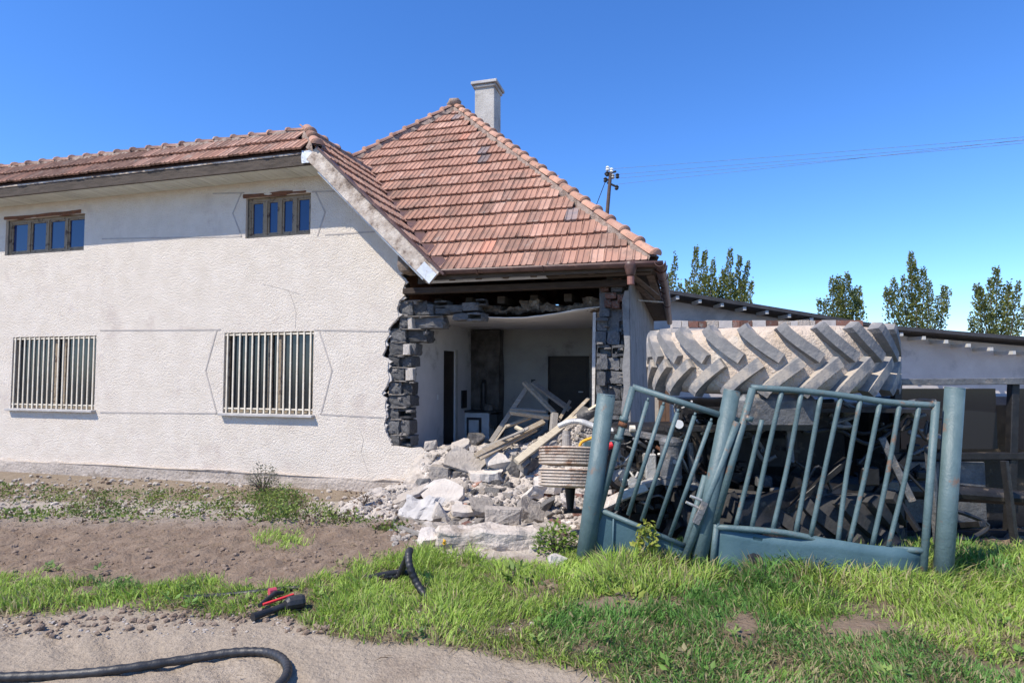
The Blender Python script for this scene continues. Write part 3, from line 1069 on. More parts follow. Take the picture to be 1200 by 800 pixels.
# ---- roof frame and timber at the eave
rx0 = hp(472, 330, -0.05).x
obj('wall_plate', bx((rx0, -0.06, 3.03), (-0.02, 0.08, 3.125), None, 0.01), 'beam_shaded', house)
obj('eave_board', bx((-3.05, -0.33, 3.165), (-1.15, -0.16, 3.195)), 'white_paint', house)
obj('eave_board', bx((-1.14, -0.33, 3.16), (UE - 0.05, -0.14, 3.185)), 'old_wood', house)
obj('fascia_board', bx((-2.95, VE + 0.012, 3.17), (UE - 0.02, VE + 0.04, 3.30)), 'old_wood', house)
for k in range(9):
    u = -3.0 + k * 0.42
    rl_ = min(4.2, UE - u - 0.45)
    if rl_ < 0.3:
        continue
    bm = bmesh.new()
    bar(bm, (u, VE + 0.06, 3.19), (u, VE + 0.06 + rl_, 3.19 + rl_), 0.1, 0.10, Vector((0, -1, 1)))
    obj('rafter', bm, 'old_wood', house)


# ---- roof sheets under the tiles
def sheet(name, pts, mt='underroof', th=0.05):
    return obj(name, poly_slab(pts, th), mt, house)


H = Vector
eR, eL = H((UE, VE, ZE)), H((UE - 2 * RR, VE, ZE))
hole_v = 9.0
roof = sheet('roof', [H((WU, 2.15, WT)), H((-2.8, VE, ZE)), eR, APEX, H((-9.05 + 2.6, VE + 2.6, WT))])
RB = 9.05
sheet('roof_side', [eR, H((UE, RB, ZE)), H((APEX.x, APEX.y, APEX.z))], 'tile_old')
sheet('roof_side', [H((-9.05 + 2.6, VE + 2.6, WT)), APEX, H((-9.05, RB, ZE)), H((-9.05, VE + 2.6, ZE))], 'tile_old')
# rear slope in two pieces with a gap of missing tiles between them
gl = hp(624, 346, 8.2).x
gh = hp(652, 346, 8.2).x
rs = lambda u, v: H((u, v, ZE + (RB - v)))
sheet('roof_rear', [H((UE, RB, ZE)), rs(gh, RB), rs(gh, RB - (UE - gh))], 'tile_old')
sheet('roof_rear', [rs(gl, RB), H((-9.05, RB, ZE)), APEX, rs(gl, RB - (UE - gl))], 'tile_old')
sheet('roof_rear', [rs(gh, 8.55), rs(gl, 8.55), rs(gl, RB - (UE - gl)), rs(gh, RB - (UE - gh))], 'tile_old')
sheet('roof_rear', [rs(gh, RB), rs(gl, RB), rs(gl, 8.78), rs(gh, 8.78)], 'tile_old')
wroof = sheet('wing_roof', [H((-2.8, -0.55, ZE)), H((-2.8, VE, ZE)), H((WU, 2.15, WT)), H((WU, 0.02, WT)), H((-4.83, -0.55, 5.33))])
sheet('wing_roof_front', [H((-4.83, -0.55, 5.33)), H((WU, 0.02, WT)), H((WL, 0.02, WT)), H((WL, -0.55, 5.33))])
sheet('wing_roof_top', [H((WU, 0.02, WT)), H((WU, 2.15, WT)), H((-9.0, 2.15, WT)), H((WL, 2.15, WT)), H((WL, 0.02, WT))], 'tile_old')
sheet('wing_roof_rear', [H((WL, 2.15, WT)), H((WU, 2.15, WT)), H((-8.0, 5.0, 3.2)), H((WL, 5.0, 3.2))], 'tile_old')


# ---- tiles
def tile_mesh(name, m, seed):
    random.seed(seed)
    bm = bmesh.new()
    w_, L_ = 0.196, 0.43
    prof = [(0, 0.010), (0.018, 0.030), (0.036, 0.012), (0.09, 0.012), (0.104, 0.026), (0.118, 0.012), (0.172, 0.012), (0.196, 0.018)]
    top, low, bot = [], [], []
    for x, h in prof:
        low.append(bm.verts.new((x - w_ / 2, -L_ / 2 + random.uniform(-0.006, 0.006), h + 0.046)))
        top.append(bm.verts.new((x - w_ / 2, L_ / 2, h + 0.002)))
        bot.append(bm.verts.new((x - w_ / 2, -L_ / 2 + 0.004, h + 0.012)))
    n = len(prof)
    for i in range(n - 1):
        bm.faces.new((low[i], low[i + 1], top[i + 1], top[i]))
        bm.faces.new((bot[i], bot[i + 1], low[i + 1], low[i]))
    bm.faces.new((bot[0], low[0], top[0]))
    bm.faces.new((bot[-1], top[-1], low[-1]))
    me = bpy.data.meshes.new(name)
    bm.to_mesh(me)
    bm.free()
    me.materials.append(M[m])
    return me


TM = {k: [tile_mesh('roof_tile', k, s) for s in (1, 2)] for k in ('tile', 'tile_pink', 'tile_grey', 'tile_red', 'tile_old')}
random.seed(5)
tiles = []           # (matrix, material, distance, parent)
e2f = H((0, 1, 1)).normalized()
nf_ = H((0, -1, 1)).normalized()
e2w = H((-1, 0, 1)).normalized()
nw = H((1, 0, 1)).normalized()


def tmat(P, e1, e2, n):
    m = Matrix((e1, e2, n)).transposed().to_4x4()
    m.translation = P
    return m @ Matrix.Rotation(R(random.gauss(0, 1.1)), 4, 'Z') @ Matrix.Rotation(R(random.gauss(0, 0.8)), 4, 'X') @ Matrix.Translation((0, random.gauss(0, 0.006), 0))


def pick(old=False):
    r = random.random()
    if old:
        return 'tile_old' if r < 0.7 else 'tile'
    return 'tile' if r < 0.74 else 'tile_pink' if r < 0.88 else 'tile_grey' if r < 0.90 else 'tile_red' if r < 0.92 else 'tile_old'


CS = 0.392
for i in range(18):
    s = -0.03 + (i + 0.5) * CS
    off = (i % 2) * 0.1
    for k in range(50):
        u = -9.2 + k * 0.2 + off
        a = s / math.sqrt(2)
        if u + 0.0 > UE - a or u - 0.10 < -9.05 + a:
            continue
        if a < 2.6 and u - 0.08 < -2.8 - a:
            continue
        if a >= 2.6 and u < -7:
            continue
        P = H((u, VE + a, ZE + a)) + nf_ * 0.004
        tiles.append((tmat(P, H((1, 0, 0)), e2f, nf_), pick(), roof))
for i in range(10):
    s = -0.02 + (i + 0.5) * 0.372
    a = s / math.sqrt(2)
    if a > 2.62:
        break
    for k in range(16):
        v = -0.47 + k * 0.2
        if v - 0.05 > VE + a:
            break
        if a > 2.05 and v < -0.55 + (a - 2.03) - 0.05:
            continue
        P = H((-2.8 - a, v, ZE + a)) + nw * 0.006
        tiles.append((tmat(P, H((0, 1, 0)), e2w, nw), pick(True), wroof))
for i in range(2):
    s = 0.0 + (i + 0.5) * 0.40
    a = s / math.sqrt(2)
    for k in range(48):
        u = -4.97 - k * 0.2 - (i % 2) * 0.1
        if u + 0.06 > -4.83 - a or u < WL:
            continue
        P = H((u, -0.56 + a, 5.34 + a)) + nf_ * 0.006
        tiles.append((tmat(P, H((1, 0, 0)), e2f, nf_), pick(True), wroof))
eye_h = HI @ EYE
tiles.sort(key=lambda t: (t[0].translation - eye_h).length + (6 if t[0].translation.x < -6.9 else 0))
rest = {}
seen = {}
for m, k, par in tiles:
    me = random.choice(TM[k])
    seen[par.name] = seen.get(par.name, 0) + 1
    if seen[par.name] <= 290 and m.translation.x > -8.5:
        link('roof_tile', me, par, m)
    else:
        rest.setdefault(k, bmesh.new())
        tmp = me.copy()
        tmp.transform(m)
        rest[k].from_mesh(tmp)
        bpy.data.meshes.remove(tmp)
for k, b in rest.items():
    tag(obj('roof_tile', b, k, wroof), kind='stuff')


# ridge and hip tiles
def cap_mesh(name, L_, m, seed):
    random.seed(seed)
    bm = bmesh.new()
    n = 9
    rings = []
    for (y, r, dz) in ((0, 0.108, 0.015), (0.035, 0.108, 0.015), (0.036, 0.093, 0.008), (L_ + 0.04, 0.080, -0.012)):
        rings.append([bm.verts.new((r * math.cos(math.pi * k / (n - 1)), y, r * 0.85 * math.sin(math.pi * k / (n - 1)) + dz - 0.02)) for k in range(n)])
    for a, b in zip(rings[:-1], rings[1:]):
        for k in range(n - 1):
            bm.faces.new((a[k], b[k], b[k + 1], a[k + 1]))
    bm.faces.new(rings[0])
    me = bpy.data.meshes.new(name)
    bm.to_mesh(me)
    bm.free()
    me.materials.append(M[m])
    me.polygons.foreach_set('use_smooth', [True] * len(me.polygons))
    return me


CAPM = [cap_mesh('ridge_tile', 0.4, 'ridge', 1), cap_mesh('ridge_tile', 0.4, 'tile_pink', 2), cap_mesh('ridge_tile', 0.4, 'tile_old', 3)]


def caps(A, B, parent, step=0.385, old=False, lift=0.05):
    A = H(A)
    B = H(B)
    d = (B - A).normalized()
    up = (H((0, 0, 1)) - d * d.z).normalized()
    x = d.cross(up).normalized()
    n = max(1, round((B - A).length / step))
    bm = bmesh.new()
    N = n * 4
    prev = None
    for i in range(N + 1):      # mortar bed under the caps
        P = A + (B - A) * (i / N)
        wv = random.uniform(0.05, 0.15)
        ring = [bm.verts.new(P - x * wv - up * 0.085), bm.verts.new(P - x * 0.08 + up * 0.02), bm.verts.new(P + x * 0.08 + up * 0.02), bm.verts.new(P + x * wv - up * 0.085)]
        if prev:
            for k in range(3):
                bm.faces.new((prev[k], ring[k], ring[k + 1], prev[k + 1]))
        prev = ring
    obj('mortar_bed', bm, 'bed', parent)
    for i in range(n):
        P = A + d * ((B - A).length * i / n) + up * lift
        m = Matrix((x, d, up)).transposed().to_4x4()
        m.translation = P
        m = m @ Matrix.Rotation(R(random.gauss(0, 1.2)), 4, 'Z') @ Matrix.Rotation(R(random.gauss(0, 2)), 4, 'Y') @ Matrix.Diagonal((1, (B - A).length / n / 0.4, 1, 1))
        r = random.random()
        link('ridge_tile', CAPM[2] if (old and r < 0.6) else CAPM[0] if r < 0.75 else CAPM[1], parent, m)


caps(eR + H((0.0, 0.0, 0.04)), APEX + H((0, 0, 0.04)), roof)
caps(H((-6.9, VE + 2.15, ZE + 2.15 + 0.04)), APEX + H((0, 0, 0.04)), roof, old=True)
caps(H((-4.80, -0.58, 5.36)), H((WU, 0.03, WT + 0.04)), wroof, old=True)
caps(H((WL, 0.03, WT + 0.02)), H((WU, 0.03, WT + 0.02)), wroof, old=True, lift=0.01)
caps(H((WU, 2.15, WT + 0.02)), H((WU, 0.1, WT + 0.02)), wroof, old=True, lift=0.01)
bm = bmesh.new()
bmesh.ops.create_icosphere(bm, subdivisions=2, radius=0.16)
bm.transform(Matrix.Translation(APEX + H((0, -0.05, 0.12))))
bm.transform(Matrix.Translation(APEX) @ Matrix.Diagonal((1, 1, 0.7, 1)) @ Matrix.Translation(-APEX))
rough(bm, 0.07, 9)
obj('apex_cap', bm, 'bed', roof, smooth=True)
obj('valley_flashing', poly_slab([H((-2.74, VE - .05, ZE + 0.03)), H((-2.52, VE - 0.05, ZE + 0.01)), H((WU + 0.2, 2.15, WT + 0.01)), H((WU, 2.15, WT + 0.03))], 0.01), 'gutter', roof)

# ---- chimney on the far slope
cu, cv = -3.78, 5.08
ch = obj('chimney', bx((cu - 0.25, cv - 0.27, 6.6), (cu + 0.25, cv + 0.27, 8.78), None, 0.012), 'chimney', house)
obj('chimney_cap', bx((cu - 0.33, cv - 0.35, 8.785), (cu + 0.33, cv + 0.35, 8.86), None, 0.01), 'sill', ch)
obj('chimney_lip', bx((cu - 0.29, cv - 0.31, 8.70), (cu + 0.29, cv + 0.31, 8.783), None, 0.02), 'chimney', ch)

# ---- bargeboard, fascia and boarded soffit of the wing
bm = bmesh.new()
bt, bb = H((-4.84, -0.56, 5.21)), H((-2.80, -0.56, 3.21))
dd = (bb - bt).normalized()
pn = H((dd.z, 0, -dd.x)) * -1
m = Matrix((dd, H((0, 1, 0)), pn if pn.z > 0 else -pn)).transposed().to_4x4()
m.translation = bt
Lb = (bb - bt).length
box(bm, (-0.08, -0.02, -0.13), (Lb + 0.03, 0.022, 0.115), m)
bmesh.ops.subdivide_edges(bm, edges=bm.edges, cuts=5, use_grid_fill=True)
rough(bm, 0.012, 4)
brg = obj('bargeboard', bm, 'peel', house)
bm = bmesh.new()
box(bm, (-0.06, -0.05, 0.118), (Lb + 0.12, 0.06, 0.15), m)
obj('verge_flashing', bm, 'gutter', brg)
bm = bmesh.new()
box(bm, (0.2, 0.02, -0.16), (Lb - 0.1, 0.04, -0.085), m)
obj('barge_batten', bm, 'white_paint', brg)
bm = bmesh.new()
box(bm, (Lb - 0.25, -0.032, -0.12), (Lb + 0.035, -0.0225, 0.06), m)
rough(bm, 0.01, 8)
obj('barge_plate', bm, 'white_paint', brg)
obj('fascia_board', bx((WL, -0.548, 5.10), (-4.90, -0.50, 5.275)), 'old_wood', house)
obj('fascia_trim', bx((WL, -0.560, 5.277), (-4.90, -0.50, 5.305)), 'peel', house)
bm = bx((-5.08, -0.572, 5.12), (-4.84, -0.563, 5.33))
bmesh.ops.subdivide_edges(bm, edges=bm.edges, cuts=4, use_grid_fill=True)
rough(bm, 0.02, 11)
obj('corner_plate', bm, 'white_paint', house)
sm = bpy.data.meshes.new('soffit_board')
bm = bx((0, -0.50, 5.11), (0.117, -0.001, 5.128))
bm.to_mesh(sm)
bm.free()
sm.materials.append(M['soffit'])
k = 0
while -4.98 - k * 0.12 > WL:
    link('soffit_board', sm, house, Matrix.Translation((-4.98 - k * 0.12, random.uniform(-0.003, 0.003), random.uniform(-0.004, 0.004))))
    k += 1
# soffit behind the bargeboard
bm = bmesh.new()
m2 = m.copy()
box(bm, (0.05, 0.03, -0.075), (Lb - 0.35, 0.555, -0.05), m2)
obj('soffit_slope', bm, 'soffit', house)
pb = rect(467, 288, 480, 318, -0.35)
bm = bx((pb[0], -0.40, 3.33), (pb[2] + 0.02, 0.0, 3.72), None, 0.02)
bmesh.ops.subdivide_edges(bm, edges=bm.edges, cuts=3, use_grid_fill=True)
rough(bm, 0.03, 9)
obj('beam_end', bm, 'bark_board', house)
obj('beam_end', bx((pb[2] + 0.03, -0.30, 3.30), (-2.86, 0.05, 3.40)), 'old_wood', house)
obj('eave_closing', bx((-3.33, 0.052, 3.2), (-2.75, 0.1, 3.62)), 'old_wood', house)


# ---- gutter
def half_tube(A, B, r, n=8):
    A = H(A)
    B = H(B)
    d = (B - A).normalized()
    up = (H((0, 0, 1)) - d * d.z).normalized()
    x = d.cross(up)
    bm = bmesh.new()
    prev = None
    K = 12
    for i in range(K + 1):
        P = A + (B - A) * (i / K)
        ring = []
        for rr in (r, r - 0.008):
            ks = range(n + 1) if rr == r else range(n, -1, -1)
            for k in ks:
                t = math.pi * k / n
                ring.append(bm.verts.new(P + x * rr * math.cos(t) - up * rr * math.sin(t)))
        if prev:
            for k in range(len(ring)):
                kk = (k + 1) % len(ring)
                bm.faces.new((prev[k], prev[kk], ring[kk], ring[k]))
        else:
            bm.faces.new(ring[::-1])
        prev = ring
    bm.faces.new(prev)
    return bm


GU = UE + 0.07
gt = obj('gutter', half_tube((-2.95, VE - 0.06, 3.305), (GU + 0.05, VE - 0.06, 3.275), 0.07), 'gutter', house, smooth=True)
bm = half_tube((GU, VE - 0.13, 3.27), (GU + 0.02, 4.2, 3.22), 0.075)
rough(bm, 0.02, 1.5)
obj('gutter', bm, 'gutter', house, smooth=True)
obj('gutter', half_tube((GU + 0.01, 4.24, 3.24), (GU + 0.0, 9.0, 3.20), 0.075), 'gutter', house, smooth=True)
for k in range(7):
    v = -0.1 + k * 0.75
    bm = bmesh.new()
    tube(bm, [H((GU - 0.085 + 0.002, v, 3.29)), H((GU - 0.07, v, 3.22)), H((GU, v, 3.17)), H((GU + 0.08, v, 3.22)), H((GU + 0.09, v, 3.29))], 0.012, 5)
    obj('gutter_bracket', bm, 'gutter', gt)
for px_ in (637, 560):
    u = hp(px_, 316, VE - 0.06).x
    bm = bmesh.new()
    tube(bm, [H((u, VE - 0.06 + 0.08 * math.cos(t), 3.295 - 0.08 * math.sin(t))) for t in np.linspace(0.05, 3.0, 8)], 0.011, 5)
    obj('gutter_bracket', bm, 'gutter', gt)
hx = hp(739, 318, VE - 0.06)
bm = bmesh.new()
lathe(bm, [(0.095, 0), (0.095, -0.06), (0.06, -0.17), (0.05, -0.2)], 12, Matrix.Translation((hx.x, VE - 0.06, 3.29)))
obj('rain_hopper', bm, 'gutter', gt, smooth=True)
obj('downpipe', tb([(hx.x, VE - 0.06, 3.10), (hx.x, VE - 0.06, 2.98)], 0.048, 12), 'pipe_red', gt)
# boards under the right eave, some torn loose
for k in range(7):
    v = -0.3 + k * 1.3
    obj('eave_board', bx((0.02, v, 3.235), (UE + 0.0, v + 1.27, 3.255)), 'old_wood', house)
for (a, b, c, d_) in (((0.05, 0.1, 3.2), (0.36, 0.9, 3.0), 0.09, 0.02), ((0.02, 1.2, 3.22), (0.3, 2.2, 3.02), 0.1, 0.02), ((0.3, 0.3, 3.22), (0.36, 1.9, 3.05), 0.11, 0.02)):
    bm = bmesh.new()
    bar(bm, a, b, c, d_)
    obj('loose_board', bm, 'bark_board', house)
bm = bmesh.new()
bar(bm, hp(748, 352, 0.3), hp(777, 354, 0.6), 0.02, 0.02)
obj('eave_batten', bm, 'timber', house)

# ------------------------------------------------------------------ rubble heap and its pieces
def make_heap():
    us = np.arange(-4.8, 1.5, 0.035)
    vs = np.arange(-3.35, 3.72, 0.035)
    U, V = np.meshgrid(us, vs)
    c, s = math.cos(HA), math.sin(HA)
    X = HO.x + c * U - s * V
    Y = HO.y + s * U + c * V
    Z = heap_z(X, Y) + 0.05 * np.maximum(vnoise(X, Y, 24, 3) - 0.45, 0)
    P = np.stack([X.ravel(), Y.ravel(), Z.ravel()], 1)
    nx = len(us)
    idx = np.arange(P.shape[0]).reshape(len(vs), nx)
    F = np.stack([idx[:-1, :-1], idx[:-1, 1:], idx[1:, 1:], idx[1:, :-1]], -1).reshape(-1, 4)
    keep = (Z.ravel()[F].min(1) > -0.4)
    F = F[keep]
    used = np.unique(F)
    remap = -np.ones(len(P), int)
    remap[used] = np.arange(len(used))
    P = P[used]
    F = remap[F]
    me = bpy.data.meshes.new('rubble_heap')
    me.from_pydata(P.tolist(), [], F.tolist())
    me.materials.append(M['rubble'])
    o = link('rubble_heap', me)
    tag(o, kind='stuff')


make_heap()


def chunk_bm(w_, d_, h_, seed, n=14, flat=0.0):
    rs_ = random.Random(seed)
    bm = bmesh.new()
    for _ in range(n):
        p = [rs_.uniform(-1, 1) for _ in range(3)]
        if rs_.random() < 0.75:
            k = rs_.randrange(3)
            p[k] = math.copysign(1, p[k]) * rs_.uniform(0.85, 1)
        bm.verts.new(p)
    if flat:
        for sx in (-1, 1):
            for sy in (-1, 1):
                for sz in (-1, 1):
                    bm.verts.new((sx * rs_.uniform(0.75, 1), sy * rs_.uniform(0.75, 1), sz * rs_.uniform(0.8, 1)))
    r = bmesh.ops.convex_hull(bm, input=bm.verts)
    bmesh.ops.delete(bm, geom=[v for v in bm.verts if not v.link_faces], context='VERTS')
    bmesh.ops.subdivide_edges(bm, edges=bm.edges, cuts=1, use_grid_fill=True)
    bmesh.ops.triangulate(bm, faces=bm.faces)
    for v in bm.verts:
        o = v.co * 1.9 + Vector((seed * 3.1, seed, 0))
        v.co += v.co.normalized() * (0.16 * mnoise.noise(o) + 0.06 * mnoise.noise(o * 3))
    bm.transform(Matrix.Diagonal((w_ / 2, d_ / 2, h_ / 2, 1)))
    return bm


def slab_bm(w_, d_, h_, seed):
    """ragged flat plate: random outline, thickness h"""
    rs_ = random.Random(seed)
    n = 11
    ol = []
    for k in range(n):
        t = 2 * math.pi * k / n
        r = rs_.uniform(0.78, 1.08) / max(abs(math.cos(t)), abs(math.sin(t))) ** 0.7
        ol.append((r * math.cos(t) * w_ / 2, r * math.sin(t) * d_ / 2))
    bm = prism([ol], -h_ / 2, h_ / 2)
    bm.transform(Matrix.Rotation(R(-90), 4, 'X'))
    bmesh.ops.subdivide_edges(bm, edges=bm.edges, cuts=2, use_grid_fill=True)
    rough(bm, h_ * 0.22, 9, seed)
    return bm


def place(name, label, cat, bm, m, px, py, rot=(0, 0, 0), lift=0.0, group=None, Y=None):
    p = wp(px, py, Y) if Y else hit(px, py)
    o = obj(name, bm, m)
    o.location = p + Vector((0, 0, lift))
    o.rotation_euler = [R(a) for a in rot]
    return tag(o, label, cat, group)


RB_ = [   # kind, px, py, w, d, h, rot, material, lift, label
    ('slab', 545, 549, 0.62, 0.45, 0.06, (38, 22, -10), 'rubble', 0.10, 'flat grey slab tilted over a dark hollow below the inner door', 1),
    ('slab', 568, 561, 0.48, 0.35, 0.10, (6, 0, -12), 'rubble_pale', 0.06, 'thin pale slab lying flat in front of the tilted grey slab', 2),
    ('chunk', 581, 549, 0.34, 0.3, 0.28, (10, 20, 30), 'rubble_pale', 0.12, 'pale rounded lump of masonry on top of the heap left of the pale beam foot', 3),
    ('chunk', 604, 554, 0.23, 0.22, 0.21, (0, 30, 10), 'rubble_dark', 0.07, 'dark grey lump at the foot of the pale timber beam', 4),
    ('chunk', 620, 551, 0.25, 0.25, 0.26, (20, 10, 50), 'rubble_dark', 0.09, 'broken dark block with a white face left of the grooved drums', 5),
    ('chunk', 517, 559, 0.32, 0.26, 0.20, (0, 5, -8), 'rubble', 0.07, 'squarish grey block beside the broken end of the low wall', 6),
    ('chunk', 497, 569, 0.22, 0.2, 0.16, (8, 0, 20), 'rubble_dark', 0.05, 'small dark block against the foot of the wall, under the squarish grey block', 7),
    ('slab', 478, 590, 0.62, 0.24, 0.05, (12, -22, 14), 'rubble', 0.10, 'narrow curved plaster plate leaning on rubble nearest the weeds', 8),
    ('slab', 520, 590, 0.58, 0.42, 0.07, (44, 6, -14), 'rubble_pale', 0.13, 'largest pale plaster slab leaning on the left part of the heap', 9),
    ('chunk', 518, 612, 0.27, 0.22, 0.24, (0, 35, 10), 'rubble_pale', 0.09, 'bright white plaster lump with a dark broken side at the front of the heap', 10),
    ('slab', 542, 606, 0.30, 0.2, 0.06, (18, 6, 10), 'rubble_pale', 0.08, 'small pale slab resting between the white lump and the long block', 12),
    ('chunk', 567, 603, 0.36, 0.3, 0.22, (10, 14, 20), 'rubble', 0.09, 'middle sized grey lump behind the long concrete block', 13),
    ('chunk', 590, 617, 0.42, 0.24, 0.22, (0, 3, 4), 'rubble', 0.10, 'long concrete block with pale top and shaded front at the edge of the heap', 14),
    ('chunk', 620, 588, 0.28, 0.26, 0.24, (0, 20, 40), 'rubble_pale', 0.12, 'white topped lump left of the flat slab under the drums', 15),
    ('slab', 643, 582, 0.42, 0.3, 0.11, (20, 4, -6), 'rubble_pale', 0.16, 'flat cream slab just under the grooved drums', 16),
    ('slab', 621, 611, 0.34, 0.28, 0.13, (30, 35, 0), 'rubble', 0.12, 'grey slab tipped on edge right of the long concrete block', 17),
    ('chunk', 664, 598, 0.24, 0.24, 0.17, (0, 0, 20), 'rubble_pale', 0.07, 'round pale stone directly below the drum axle', 18),
    ('chunk', 641, 599, 0.2, 0.2, 0.18, (30, 0, 0), 'rubble_dark', 0.07, 'dark stone wedged under the flat cream slab', 19),
    ('slab', 503, 637, 0.19, 0.2, 0.09, (20, 10, 20), 'rubble_pale', 0.05, 'white slab at the left end of the half buried kerb', 20),
    ('chunk', 574, 623, 0.075, 0.07, 0.10, (0, 0, 10), 'kerb', 0.04, 'small yellowish stub of brick at the front of the long block', 22),
    ('chunk', 650, 664, 0.15, 0.13, 0.12, (0, 20, 30), 'rubble_pale', 0.04, 'white stone lying in the grass beside the gate post', 23),
    ('chunk', 627, 646, 0.13, 0.14, 0.16, (0, 10, 0), 'rubble', 0.05, 'speckled grey stone at the right end of the half buried kerb', 24),
    ('slab', 600, 511, 0.3, 0.5, 0.12, (40, 0, 30), 'rubble_dark', 0.2, 'dark slab leaning between the two fallen beams', 25),
    ('chunk', 640, 527, 0.3, 0.25, 0.14, (0, 0, 20), 'rubble', 0.08, 'grey stone on the gravel behind the drums', 26),
    ('chunk', 556, 522, 0.34, 0.3, 0.26, (0, 10, 20), 'rubble_dark', 0.10, 'dark lump lying in the shade before the stove', 27),
    ('chunk', 505, 527, 0.22, 0.2, 0.22, (0, 14, 0), 'rubble', 0.08, 'dusty grey stump on the broken sill by the inner door', 28),
    ('slab', 540, 528, 0.34, 0.3, 0.07, (24, -20, 0), 'rubble', 0.07, 'thin grey plate on the crest of the heap below the stove', 29),
    ('slab', 652, 497, 0.36, 0.3, 0.1, (10, 20, 40), 'rubble_dark', 0.12, 'dark plate on the gravel bank under the wooden frame', 30),
    ('chunk', 683, 490, 0.3, 0.26, 0.22, (0, 0, 20), 'rubble_dark', 0.08, 'dark block on top of the gravel bank by the back door', 31),
    ('chunk', 735, 600, 0.3, 0.22, 0.2, (0, 10, 20), 'rubble', 0.05, 'grey stone behind the left gate panel', 32),
    ('chunk', 800, 618, 0.3, 0.26, 0.26, (0, 10, 0), 'rubble', 0.05, 'brownish lump behind the lower right corner of the leaning gate', 33),
]
for t in RB_:
    kind, px_, py_, a, b, c, rot, m_, lift, label, sd_ = t
    bm = slab_bm(a, b, c, sd_) if kind == 'slab' else chunk_bm(a, b, c, sd_, 14, 1 if sd_ in (6, 14, 5) else 0)
    place('concrete_slab' if kind == 'slab' else 'masonry_chunk', label, 'slab' if kind == 'slab' else 'rubble', bm, m_, px_, py_, rot, lift)

# long kerb half buried in front of the heap
bm = bmesh.new()
A, B = hit(512, 641), hit(632, 640)
A.z = terr(A.x, A.y) + 0.03
B.z = terr(B.x, B.y) + 0.03
bar(bm, A, B, 0.26, 0.26)
bmesh.ops.subdivide_edges(bm, edges=bm.edges, cuts=8, use_grid_fill=True)
rough(bm, 0.05, 5)
rough(bm, 0.02, 16)
tag(obj('concrete_kerb', bm, 'kerb'), 'long concrete kerb half buried between the rubble and the grass', 'kerb')

# many smaller chunks over the heap
CM = []
for k in range(10):
    me = bpy.data.meshes.new('rubble_chunk')
    bm = chunk_bm(1, random.uniform(0.6, 1), random.uniform(0.5, 0.9), 100 + k, 12)
    bm.to_mesh(me)
    bm.free()
    me.materials.append(M[('rubble', 'rubble', 'rubble_pale', 'rubble', 'rubble_dark')[k % 5]])
    CM.append(me)
random.seed(11)
spots = []
while len(spots) < 150:
    px_ = random.gauss(575, 55)
    py_ = random.uniform(528, 636)
    if 462 < px_ < 684 and not (px_ < 500 and py_ < 575) and not (py_ > 625 and px_ > 500 and random.random() < 0.8):
        spots.append((px_, py_, 0))
for _ in range(40):
    spots.append((random.uniform(520, 700), random.uniform(495, 532), 1))
for (px_, py_, ins) in spots:
    p = hit(px_, py_)
    s_ = random.uniform(0.06, 0.19)
    o = link('rubble_chunk', random.choice(CM), None, Matrix.Translation(p + Vector((0, 0, s_ * 0.18))) @ Matrix.Rotation(random.uniform(0, 6.3), 4, 'Z') @ Matrix.Rotation(random.uniform(-0.5, 0.5), 4, 'X') @ Matrix.Scale(s_, 4))
    tag(o, 'small broken masonry chunk scattered among many on the rubble heap', 'rubble', 'small chunks on the rubble heap')


# gravel
def scatter_gravel(n, region, smin, smax, name, m, seed):
    r = np.random.default_rng(seed)
    base = []
    for k in range(5):
        b = bmesh.new()
        bmesh.ops.create_icosphere(b, subdivisions=1, radius=1)
        rough(b, 0.5, 1.2, k * 5.0)
        b.verts.index_update()
        base.append((np.array([v.co[:] for v in b.verts]), np.array([[v.index for v in f.verts] for f in b.faces])))
        b.free()
    Vs, Fs, off = [], [], 0
    for i in range(n):
        px_, py_ = region(r)
        p = hit(px_, py_, 3.5)
        V, F = base[i % 5]
        s_ = smin + (smax - smin) * r.random() ** 2.5
        a = r.random() * 6.28
        rot = np.array([[math.cos(a), -math.sin(a), 0], [math.sin(a), math.cos(a), 0], [0, 0, 0.7]])
        Vs.append((V * s_) @ rot.T + np.array(p) + np.array([0, 0, s_ * 0.3]))
        Fs.append(F + off)
        off += len(V)
    me = bpy.data.meshes.new(name)
    me.from_pydata(np.concatenate(Vs).tolist(), [], np.concatenate(Fs).tolist())
    me.materials.append(M[m])
    tag(link(name, me), kind='stuff')


def reg_heap(r):
    while True:
        x, y = r.uniform(455, 690), r.uniform(520, 640)
        if not (x < 495 and y < 572):
            return x, y


scatter_gravel(1900, reg_heap, 0.010, 0.045, 'rubble_gravel', 'rubble', 3)
scatter_gravel(500, reg_heap, 0.010, 0.045, 'rubble_gravel', 'rubble_pale', 4)
scatter_gravel(800, lambda r: (r.uniform(625, 702), r.uniform(488, 535)), 0.012, 0.05, 'rubble_gravel', 'dust_soil', 5)
scatter_gravel(1100, lambda r: (r.uniform(0, 700), r.uniform(715, 800)), 0.003, 0.013, 'path_gravel', 'rubble', 6)
scatter_gravel(700, lambda r: (r.uniform(0, 520), r.uniform(610, 676)), 0.006, 0.030, 'soil_clods', 'soil', 8)


scatter_gravel(900, lambda r: (r.uniform(0, 480), r.uniform(558, 606)), 0.008, 0.05, 'wall_foot_gravel', 'rubble', 12)
scatter_gravel(500, lambda r: (r.uniform(0, 480), r.uniform(558, 606)), 0.008, 0.04, 'wall_foot_gravel', 'soil', 13)


def reg_edge(r):
    x = r.uniform(0, 760)
    return x, np.interp(x, [0, 307, 355, 450, 520, 600, 700], [724, 714, 734, 749, 763, 772, 800]) + r.normal(4, 9)


scatter_gravel(700, reg_edge, 0.005, 0.028, 'soil_clods', 'soil', 9)


